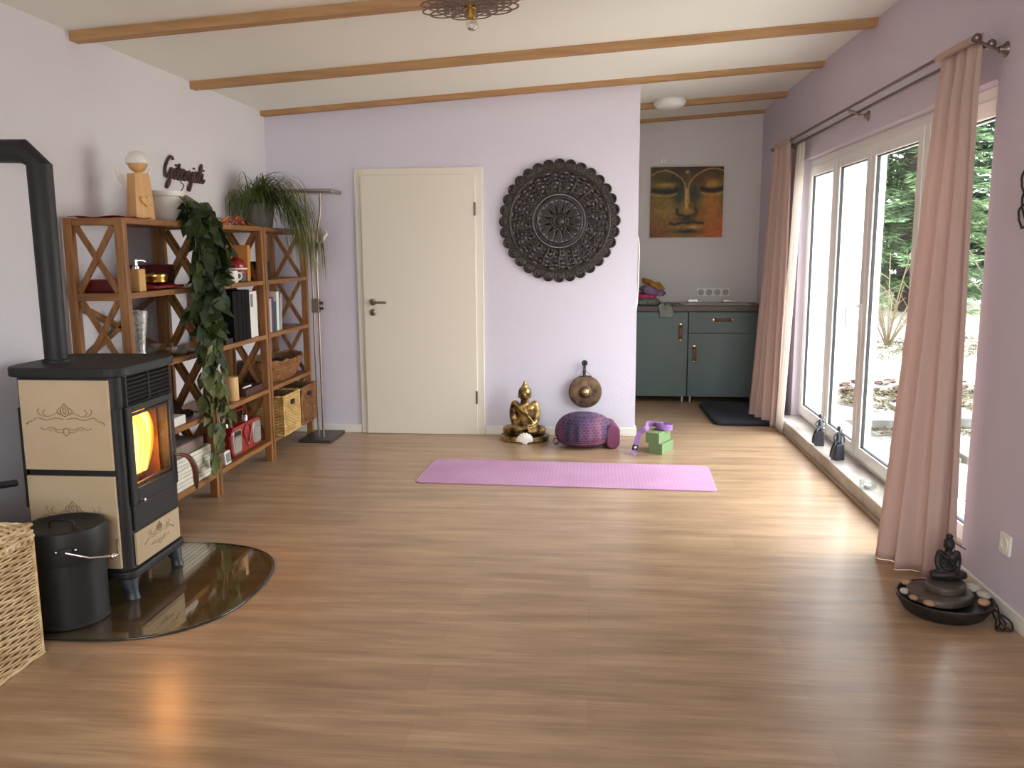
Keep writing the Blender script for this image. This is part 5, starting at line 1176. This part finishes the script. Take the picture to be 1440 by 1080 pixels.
bs = MB(); bs.bounds(.66, .72, YK - .02, YK, 2.265, 2.325); bo = tag(bs.build('wall_box', 'white', loc=(.69, YK, 2.295), bevel=.006), 'small white box on the kitchen wall just above the painting', 'wall box')
for p in ((.675, 2.31), (.705, 2.31), (.69, 2.285)):
    mb = MB(); mb.lathe([(0, 0), (.006, 0), (.006, .003), (0, .003)], (p[0], YK - .02, p[1]), 10, RX(PI/2)); mb.build('opening', 'grey_cardboard', bo)
# painting
def sm(a, b_, t): t = max(0, min(1, (t - a)/(b_ - a))); return t*t*(3 - 2*t)
def gauss(x, y, cx, cy, sx, sy): return math.exp(-((x - cx)/sx)**2 - ((y - cy)/sy)**2)
def mixc(a, b_, t): return tuple(lerp(i, j, max(0, min(1, t))) for i, j in zip(a, b_))
def dcurve(u, v, pts):
    best = 9
    for (x0, y0), (x1, y1) in zip(pts, pts[1:]):
        dx, dy = x1 - x0, y1 - y0; t = max(0, min(1, ((u - x0)*dx + (v - y0)*dy)/(dx*dx + dy*dy))); best = min(best, math.hypot(u - x0 - t*dx, v - y0 - t*dy))
    return best
BL = [(0, .12), (.08, .07), (.2, .045), (.32, .085), (.42, .16), (.47, .24), (.485, .36), (.47, .5)]; BRr = [(1, .06), (.9, .025), (.78, .03), (.66, .085), (.57, .17), (.525, .24), (.515, .36), (.53, .5)]
EL = [(0, .33), (.1, .345), (.2, .355), (.3, .345), (.36, .32)]; ER = [(.70, .31), (.78, .335), (.86, .34), (.95, .325), (1, .31)]
LIP = [(.27, .80), (.34, .815), (.42, .795), (.48, .79), (.52, .80), (.56, .78), (.64, .79), (.73, .795)]
NOS = [(.37, .60), (.365, .66), (.41, .685), (.46, .69), (.5, .71), (.55, .69), (.61, .68), (.64, .65), (.625, .59)]
def face(u, v):
    c = mixc((112, 96, 42), (150, 112, 44), sm(0, 1, v)); c = mixc(c, (196, 112, 40), sm(.5, .95, u)*sm(.45, .95, v)); c = mixc(c, (128, 76, 30), .7*sm(.35, 0, u)*sm(.7, 1, v))
    c = mixc(c, (150, 128, 60), .8*gauss(u, v, .25, .55, .2, .16)); c = mixc(c, (206, 136, 60), .7*gauss(u, v, .84, .5, .12, .25)); c = mixc(c, (70, 54, 34), .8*sm(.2, .0, v))
    inl = v > .06 + .9*(u - .2)**2 if u < .47 else True
    c = mixc(c, (60, 46, 26), .75*gauss(u, v, .3, .17, .16, .07)); c = mixc(c, (52, 44, 38), .8*gauss(u, v, .41, .3, .06, .12)); c = mixc(c, (40, 66, 66), .75*gauss(u, v, .38, .42, .08, .1)); c = mixc(c, (40, 64, 64), .8*gauss(u, v, .60, .38, .07, .14))
    c = mixc(c, (120, 60, 34), .6*gauss(u, v, .7, .18, .12, .06)); c = mixc(c, (196, 168, 90), .8*gauss(u, v, .2, .25, .15, .035)); c = mixc(c, (206, 160, 76), .7*gauss(u, v, .87, .24, .1, .06))
    for pts, col, w, k in ((BL, (190, 150, 92), .012, .9), (BRr, (206, 150, 92), .012, .9), (EL, (34, 22, 16), .026, .95), (ER, (36, 22, 16), .024, .95)):
        c = mixc(c, col, k*math.exp(-(dcurve(u, v, pts)/w)**2))
    for pts in (EL, ER): c = mixc(c, (190, 166, 104), .7*math.exp(-(dcurve(u, v - .055, pts)/.012)**2)); c = mixc(c, (56, 40, 24), .6*math.exp(-(dcurve(u, v + .03, pts)/.014)**2))
    c = mixc(c, (216, 178, 106), .9*math.exp(-((u - .497)/.02)**2)*sm(.26, .34, v)*sm(.66, .56, v)); c = mixc(c, (176, 140, 66), .8*gauss(u, v, .5, .62, .07, .05))
    c = mixc(c, (58, 44, 24), .85*math.exp(-(dcurve(u, v, NOS)/.02)**2)); c = mixc(c, (44, 40, 30), .8*gauss(u, v, .5, .74, .12, .03))
    c = mixc(c, (150, 118, 52), .8*gauss(u, v, .5, .835, .17, .035)); c = mixc(c, (38, 34, 26), .9*math.exp(-(dcurve(u, v, LIP)/.018)**2)); c = mixc(c, (210, 176, 120), .9*gauss(u, v, .59, .855, .07, .018)); c = mixc(c, (40, 42, 34), .85*gauss(u, v, .5, .915, .18, .03))
    c = mixc(c, (214, 200, 150), .8*gauss(u, v, .5, .07, .025, .02))
    n_ = noise.noise((u*22, v*22, 3))*16 + noise.noise((u*7, v*7, 9))*14; return tuple(max(0, min(255, 128 + (k - 128)*1.12 - 16 + n_)) for k in c)
pm = bpy.data.materials.new('painted_canvas'); pm.use_nodes = True; pb = pm.node_tree.nodes['Principled BSDF']; pb.inputs['Roughness'].default_value = .55
at = pm.node_tree.nodes.new('ShaderNodeVertexColor'); at.layer_name = 'paint'; pm.node_tree.links.new(at.outputs['Color'], pb.inputs['Base Color'])
pt = thing('face_painting', 'square gold and orange painting of a calm Buddha face on the kitchen wall', 'painting', (.92, YK, 1.89))
px0, px1, pz0, pz1 = .572, 1.27, 1.552, 2.228
mb = MB(); mb.bounds(px0, px1, YK - .03, YK - .001, pz0, pz1); mb.build('canvas_edge', 'soot', pt)
mb = MB(); NP = 150; mb.grid(lambda u, v: (lerp(px0, px1, u), YK - .031, lerp(pz1, pz0, v)), NP, NP); po = mb.build('canvas', pm, pt)
ca_ = po.data.color_attributes.new('paint', 'FLOAT_COLOR', 'POINT')
for i in range(NP):
    for j in range(NP): ca_.data[i*NP + j].color = lin(face(i/(NP-1), j/(NP-1)))
kl = thing('ceiling_lamp', 'round white flush ceiling lamp in the kitchen nook', 'lamp', (.645, 7.60, ceil_z(.645)))
tilt = RY(-math.atan(.063))
mb = MB(); mb.lathe([(0, 0), (.125, 0), (.125, -.02), (0, -.02)], (.645, 7.60, ceil_z(.645)), 32, tilt); mb.build('base', 'white', kl, smooth=40)
mb = MB(); mb.lathe([(.135, -.012), (.138, -.03), (.12, -.058), (.07, -.075), (0, -.08)], (.645, 7.60, ceil_z(.645)), 32, tilt); mb.build('shade', 'opal', kl, smooth=60)
mb = MB(); mb.prism(rr_out(.56, .93, .09, 6), .045, Matrix.Translation((1.285, 7.48, 0)) @ RZ(.02)); tag(mb.build('floor_cushion', 'black_cloth', loc=(1.285, 7.48, 0), bevel=.018, segs=3, smooth=50), 'flat black floor cushion in front of the sink cabinet', 'cushion')

# ---------------------------------------------------------------- curtains and rod
cr_ = thing('curtain_rod', 'double satin metal curtain rod above the garden window', 'curtain rod', (1.55, 5.4, 2.24))
for x, z, y0, y1 in ((1.515, 2.262, 3.735, 7.58), (1.572, 2.238, 3.735, 7.10)):
    mb = MB(); mb.tube([(x, y0, z), (x, y1, z)], .0095, 12); r_ = mb.build('rod', 'rod', cr_, smooth=60)
    for y, s_ in ((y0, -1), (y1, 1)):
        mb = MB(); mb.lathe([(0, -.005), (.012, 0), (.012, .006), (.016, .012), (.017, .022), (.012, .03), (0, .032)], (x, y, z), 16, RX(-PI/2*s_)); mb.build('finial', 'rod', r_, smooth=50)
for y in (3.715, 5.43, 7.12):
    mb = MB(); mb.tube(curve([(XR - .012, y, 2.215), (1.60, y, 2.216), (1.572, y, 2.222), (1.54, y, 2.238), (1.512, y, 2.246)], 16), .007, 8)
    mb.lathe([(0, 0), (.03, 0), (.03, .004), (.018, .014), (.012, .03), (0, .03)], (XR, y, 2.215), 20, RY(-PI/2)); mb.build('bracket', 'rod', cr_, smooth=50)
def curtain(name, m, top, bot, folds, amp, label, mid=None, ztop=2.285, loc=None):
    ft = curve([(x, y, 0) for x, y in top], 60); fb = curve([(x, y, 0) for x, y in bot], 60)
    def ev(c, u): k = min(int(u*59), 58); return lerp(c[k], c[k+1], u*59 - k)
    def fn(u, v):
        a, b_ = ev(ft, u), ev(fb, u); s_ = v**1.15; p = lerp(a, b_, s_)
        t = lerp((ev(ft, min(1, u + .02)) - ev(ft, max(0, u - .02))).normalized(), (ev(fb, min(1, u + .02)) - ev(fb, max(0, u - .02))).normalized(), v).normalized(); n_ = Vector((t.y, -t.x, 0))
        ph = folds*2*PI*(u + .012*math.sin(5*v + 9*u)); A = amp*(.55 + .6*v) * (1 + .35*math.sin(u*13 + 2))
        p = p + n_*(A*math.sin(ph) + .25*A*math.sin(2.3*ph + 1 + v)) * min(1, .45 + v*6)
        return (p.x, p.y, lerp(ztop, .003, v))
    mb = MB(); mb.grid(fn, 150, 60); return mb.build(name, m, loc=loc, smooth=180, solid=.002)
nc = tag(curtain('pink_curtain', 'curtain', [(1.53, 4.09), (1.545, 3.96), (1.535, 3.83), (1.55, 3.735)], [(1.362, 4.03), (1.41, 3.87), (1.49, 3.755), (1.585, 3.695)], 3.4, .026, 'dusky pink curtain hanging at the near end of the garden window', loc=(1.45, 3.9, 0)), None)
tag(nc, 'dusky pink curtain at the near end of the garden window, beside the fountain', 'curtain', 'pink curtains of the garden window')
mb = MB()
for i in range(1): mb.tube([(1.515, 3.75, 2.262), (1.515, 4.11, 2.262)], .018 if i else .016, 10)
mb.build('heading_tunnel', 'curtain', nc, smooth=60)
fc = curtain('pink_curtain', 'curtain', [(1.505, 7.46), (1.52, 7.3), (1.505, 7.12), (1.515, 6.93)], [(1.36, 7.38), (1.40, 7.18), (1.45, 7.04), (1.505, 6.95)], 4, .022, 'x', loc=(1.45, 7.1, 0))
tag(fc, 'pale pink curtain at the far end of the garden window, by the kitchen', 'curtain', 'pink curtains of the garden window')
mb = MB(); mb.tube([(1.515, 6.95, 2.262), (1.515, 7.46, 2.262)], .018, 10); mb.build('heading_tunnel', 'curtain', fc, smooth=60)
tag(curtain('voile_curtain', 'voile', [(1.572, 6.72), (1.57, 6.85), (1.575, 6.98)], [(1.495, 6.72), (1.497, 6.82), (1.50, 6.92)], 3, .008, 'x', ztop=2.25, loc=(1.57, 6.85, 0)), 'narrow white voile curtain beside the far pink curtain', 'curtain')

# ---------------------------------------------------------------- right wall bits
sk_ = thing('wall_socket', 'white wall socket low on the right wall near the fountain', 'socket', (XR, 3.375, .29))
mb = MB(); mb.prism(rr_out(.082, .082, .008), .01, Matrix.Translation((XR, 3.375, .29)) @ RZ(PI) @ FY); mb.build('plate', 'white', sk_, bevel=.002)
mb = MB(); mb.lathe([(.031, 0), (.031, .003), (.022, .003), (.02, .001), (0, .001)], (XR - .01, 3.375, .29), 24, RY(-PI/2)); mb.build('insert', 'white', sk_, smooth=40)
mb = MB()
for cy, cz, r in ((3.43, 1.68, .055), (3.41, 1.60, .06), (3.44, 1.555, .045), (3.33, 1.66, .08), (3.31, 1.56, .07), (3.22, 1.62, .085), (3.12, 1.66, .06), (3.13, 1.57, .07)):
    mb.tube([(XR - .012 - .004*math.sin(i*.7), cy + r*.8*math.cos(2*PI*i/28), cz + r*math.sin(2*PI*i/28)) for i in range(28)], .004, 6, closed=True)
tag(mb.build('wire_wall_decor', 'iron_dark', loc=(XR, 3.3, 1.62), smooth=60), 'black looped wire decoration on the right wall at the picture edge', 'wall decoration')

# sill figures
def sill_figure(x, y, label, flip):
    z = .097; t = thing('sill_sculpture', label, 'sculpture', (x, y, z), 'sculptures on the window sill')
    mb = MB(); mb.box((x, y, z + .052), (.062, .062, .104), RZ(.3*flip), taper=(.88, .88)); mb.build('block', 'sculpt_dark', t, bevel=.004)
    mb = MB(); zz = z + .104
    mb.tube([(x, y, zz), (x + .002, y + .004, zz + .04), (x, y + .006, zz + .075)], [.02, .017, .012], 10); mb.ell((x, y + .004, zz + .1), (.013, .014, .018), 12, 8)
    for s_ in (-1, 1):
        mb.tube(curve([(x + s_*.016, y, zz + .07), (x + s_*.032, y - .012, zz + .04), (x + s_*.026*flip, y - .03, zz + .012)], 8), .0055, 8)
        mb.tube(curve([(x + s_*.01, y - .006, zz + .008), (x - .03, y - .035 + s_*.008, zz + .012), (x - .048, y - .03 + s_*.012, zz - .045), (x - .05, y - .03 + s_*.014, z + .02)], 12), .0075, 8)
    mb.build('figure', 'sculpt_dark', t, remesh=.003)
    mb = MB(); mb.tube(curve([(x + .026, y + .02, zz), (x + .03, y + .03, zz + .04), (x + .022, y + .026, zz + .075), (x + .03, y + .02, zz + .09)], 10), [.008, .007, .007, .006, .006, .006, .006, .006, .005, .004], 8); mb.build('upright', 'sculpt_grey', t, smooth=60)
sill_figure(1.585, 5.52, 'dark seated figure on block on the sill, nearer one by the tea light glass', 1)
sill_figure(1.575, 5.93, 'dark seated figure on block on the sill, farther one by the white voile', -1)
tg = thing('tea_light_glass', 'small clear glass tea light holder on the marble sill', 'candle holder', (1.565, 4.845, .097))
mb = MB(); mb.lathe([(0, 0), (.04, 0), (.047, .012), (.045, .042), (.041, .042), (.042, .012), (0, .008)], (1.565, 4.845, .097), 24); mb.build('glass', 'clear', tg, smooth=50)
mb = MB(); mb.lathe([(0, .009), (.019, .009), (.019, .022), (0, .022)], (1.565, 4.845, .097), 18); mb.build('tea_light', 'white', tg, smooth=40)

# ---------------------------------------------------------------- indoor fountain
fcx, fcy = 1.415, 3.385
fo = thing('table_fountain', 'round dark table fountain on the floor below the near curtain', 'fountain', (fcx, fcy, 0))
mb = MB(); mb.lathe([(0, 0), (.135, 0), (.15, .01), (.178, .055), (.18, .066), (.172, .068), (.155, .05), (0, .048)], (fcx, fcy, 0), 40); mb.build('bowl', 'stone_black', fo, smooth=45)
mb = MB(); o_ = [((.128 + .02*noise.noise((math.cos(a), math.sin(a), 2)))*math.cos(a), (.128 + .02*noise.noise((math.cos(a), math.sin(a), 2)))*math.sin(a)) for a in [2*PI*i/40 for i in range(40)]]
mb.prism(o_, .028, Matrix.Translation((fcx - .02, fcy, .058)) @ RX(-.03)); mb.build('slate_disc', 'slate', fo, bevel=.008, segs=3)
mb = MB(); mb.prism([(x*.62, y*.62) for x, y in o_], .03, Matrix.Translation((fcx + .01, fcy + .02, .084))); mb.build('slate_step', 'slate', fo, bevel=.008, segs=3)
mb = MB(); seated(mb, (fcx + .03, fcy + .06, .112), .19, 1.0); fb_ = mb.build('fountain_figure', 'stone_black', None, loc=(fcx + .03, fcy + .06, .112), remesh=.0035)
fb_.name = 'fountain_buddha'; tag(fb_, 'small dark seated Buddha on the fountain stones', 'statue')
mb = MB(); zt_ = .112 + .19; mb.tube([(fcx + .03, fcy + .062, zt_ - .025), (fcx + .085, fcy + .04, zt_ - .055)], .002, 5); mb.ell((fcx + .03, fcy + .066, zt_ - .012), (.014, .014, .012), 12, 8); ic = tag(mb.build('incense_stick', 'iron_dark', loc=(fcx + .03, fcy + .062, zt_ - .03), smooth=60), 'thin incense stick leaning from the head of the fountain Buddha', 'incense stick')
for i, (a, r, s_, m, where) in enumerate(((.35, .135, (.034, .026, .014), 'pebble', 'large pale pebble on the fountain rim at the socket side'), (-.15, .142, (.036, .026, .013), 'pebble', 'flat pale pebble on the fountain rim next to the tan one'), (-.75, .145, (.026, .022, .013), 'pebble_tan', 'tan pebble on the fountain rim nearest the skirting'), (.95, .14, (.026, .02, .012), 'pebble', 'white pebble behind the fountain Buddha near the sill'), (-2.3, .15, (.024, .018, .011), 'pebble_tan', 'tan pebble on the front edge of the fountain'), (-2.75, .152, (.02, .016, .01), 'pebble_tan', 'small tan pebble at the floor side of the fountain'), (3.1, .152, (.022, .018, .011), 'pebble', 'grey pebble at the curtain side of the fountain'), (2.4, .15, (.024, .02, .011), 'pebble_tan', 'reddish tan pebble touching the curtain hem'))):
    mb = MB(); c = (fcx + r*math.cos(a), fcy + r*math.sin(a), .084 if i < 4 else .078); mb.ell(c, s_, 14, 10, RZ(a + PI/2)); tag(mb.build('pebble', m, loc=(c[0], c[1], c[2] - s_[2]), smooth=180), where, 'pebble', 'pebbles on the fountain')
mb = MB()
mb.tube(curve([(fcx + .15, fcy - .08, .05), (1.57, 3.27, .05), (1.585, 3.24, .02), (1.56, 3.2, .008), (1.54, 3.215, .008), (1.575, 3.26, .012), (1.59, 3.32, .05), (1.585, 3.36, .06), (1.58, 3.33, .02), (1.58, 3.3, .008)], 50), .0035, 6)
mb.tube(curve([(1.58, 3.3, .008), (1.55, 3.23, .01), (1.585, 3.19, .012), (1.6, 3.23, .03), (1.575, 3.27, .045), (1.56, 3.22, .03), (1.59, 3.2, .01)], 40), .0035, 6)
tag(mb.build('power_cable', 'black', loc=(1.57, 3.23, 0), smooth=60), 'black power cable curled between fountain and skirting', 'cable')

# ---------------------------------------------------------------- ceiling lamp plate
lx, ly = -.552, 4.02; lz = 2.522
lp = thing('pendant_lamp', 'openwork wooden circle pattern ceiling lamp with one bare bulb', 'lamp', (lx, ly, lz))
mb = MB(); tl_ = Matrix.Translation((lx, ly, lz)) @ tilt @ RZ(.12)
def ring(cx, cy, r, w, z0, h, n=48):
    P_ = [[mb.bm.verts.new(tl_ @ Vector((cx + q*math.cos(2*PI*i/n), cy + q*math.sin(2*PI*i/n), zz))) for q, zz in ((r + w/2, z0), (r + w/2, z0 + h), (r - w/2, z0 + h), (r - w/2, z0))] for i in range(n)]
    for i in range(n):
        A, B_ = P_[i], P_[(i+1) % n]
        for j in range(4): mb.bm.faces.new((A[j], A[(j+1) % 4], B_[(j+1) % 4], B_[j]))
gr = .062; k = 0
for i in range(-3, 4):
    for j in range(-3, 4):
        x, y = gr*(i + j*.5), gr*j*math.sqrt(3)/2
        if math.hypot(x, y) < gr*2.75: ring(x, y, gr, .0086, .0002*(k % 5), .003); k += 1
mb.build('plate', 'plate_wood', lp)
mb = MB(); mb.lathe([(0, .0), (.03, 0), (.03, -.012), (.022, -.016), (.021, -.052), (.017, -.055), (0, -.055)], (lx, ly, lz), 24, tilt); so_ = mb.build('socket', 'brass', lp, smooth=40)
mb = MB(); mb.lathe([(.0, -.05), (.013, -.052), (.015, -.058), (.024, -.066), (.027, -.08), (.024, -.094), (.013, -.104), (0, -.106)], (lx, ly, lz), 24, tilt); mb.build('bulb', 'bulb', lp, smooth=180)
mb = MB(); mb.lathe([(0, -.1035), (.012, -.102), (.021, -.094), (.02, -.093), (0, -.1)], (lx, ly, lz), 20, tilt); mb.build('bulb_mirror', 'chrome', lp, smooth=180)
mb = MB(); mb.tube([(lx, ly, lz + .006), (lx, ly, ceil_z(lx) + .0)], .012, 10); mb.lathe([(0, 0), (.045, 0), (.045, -.02), (0, -.02)], (lx, ly, ceil_z(lx)), 24, tilt); mb.build('mount', 'white', lp, smooth=40)

hc = MB(); hc.tube(curve([(.318, YB + .125, 1.60), (.335, 6.74, 1.57), (.362, 6.78, 1.49), (.363, 6.78, 1.33), (.360, 6.78, 1.1), (.345, 6.785, .93), (.322, 6.80, .80), (.28, 6.83, .72)], 24), .007, 8)
tag(hc.build('white_cable', 'white', loc=(.35, 6.78, 1.1), smooth=60), 'white cable hanging behind the edge of the lavender wall by the kitchen', 'cable')
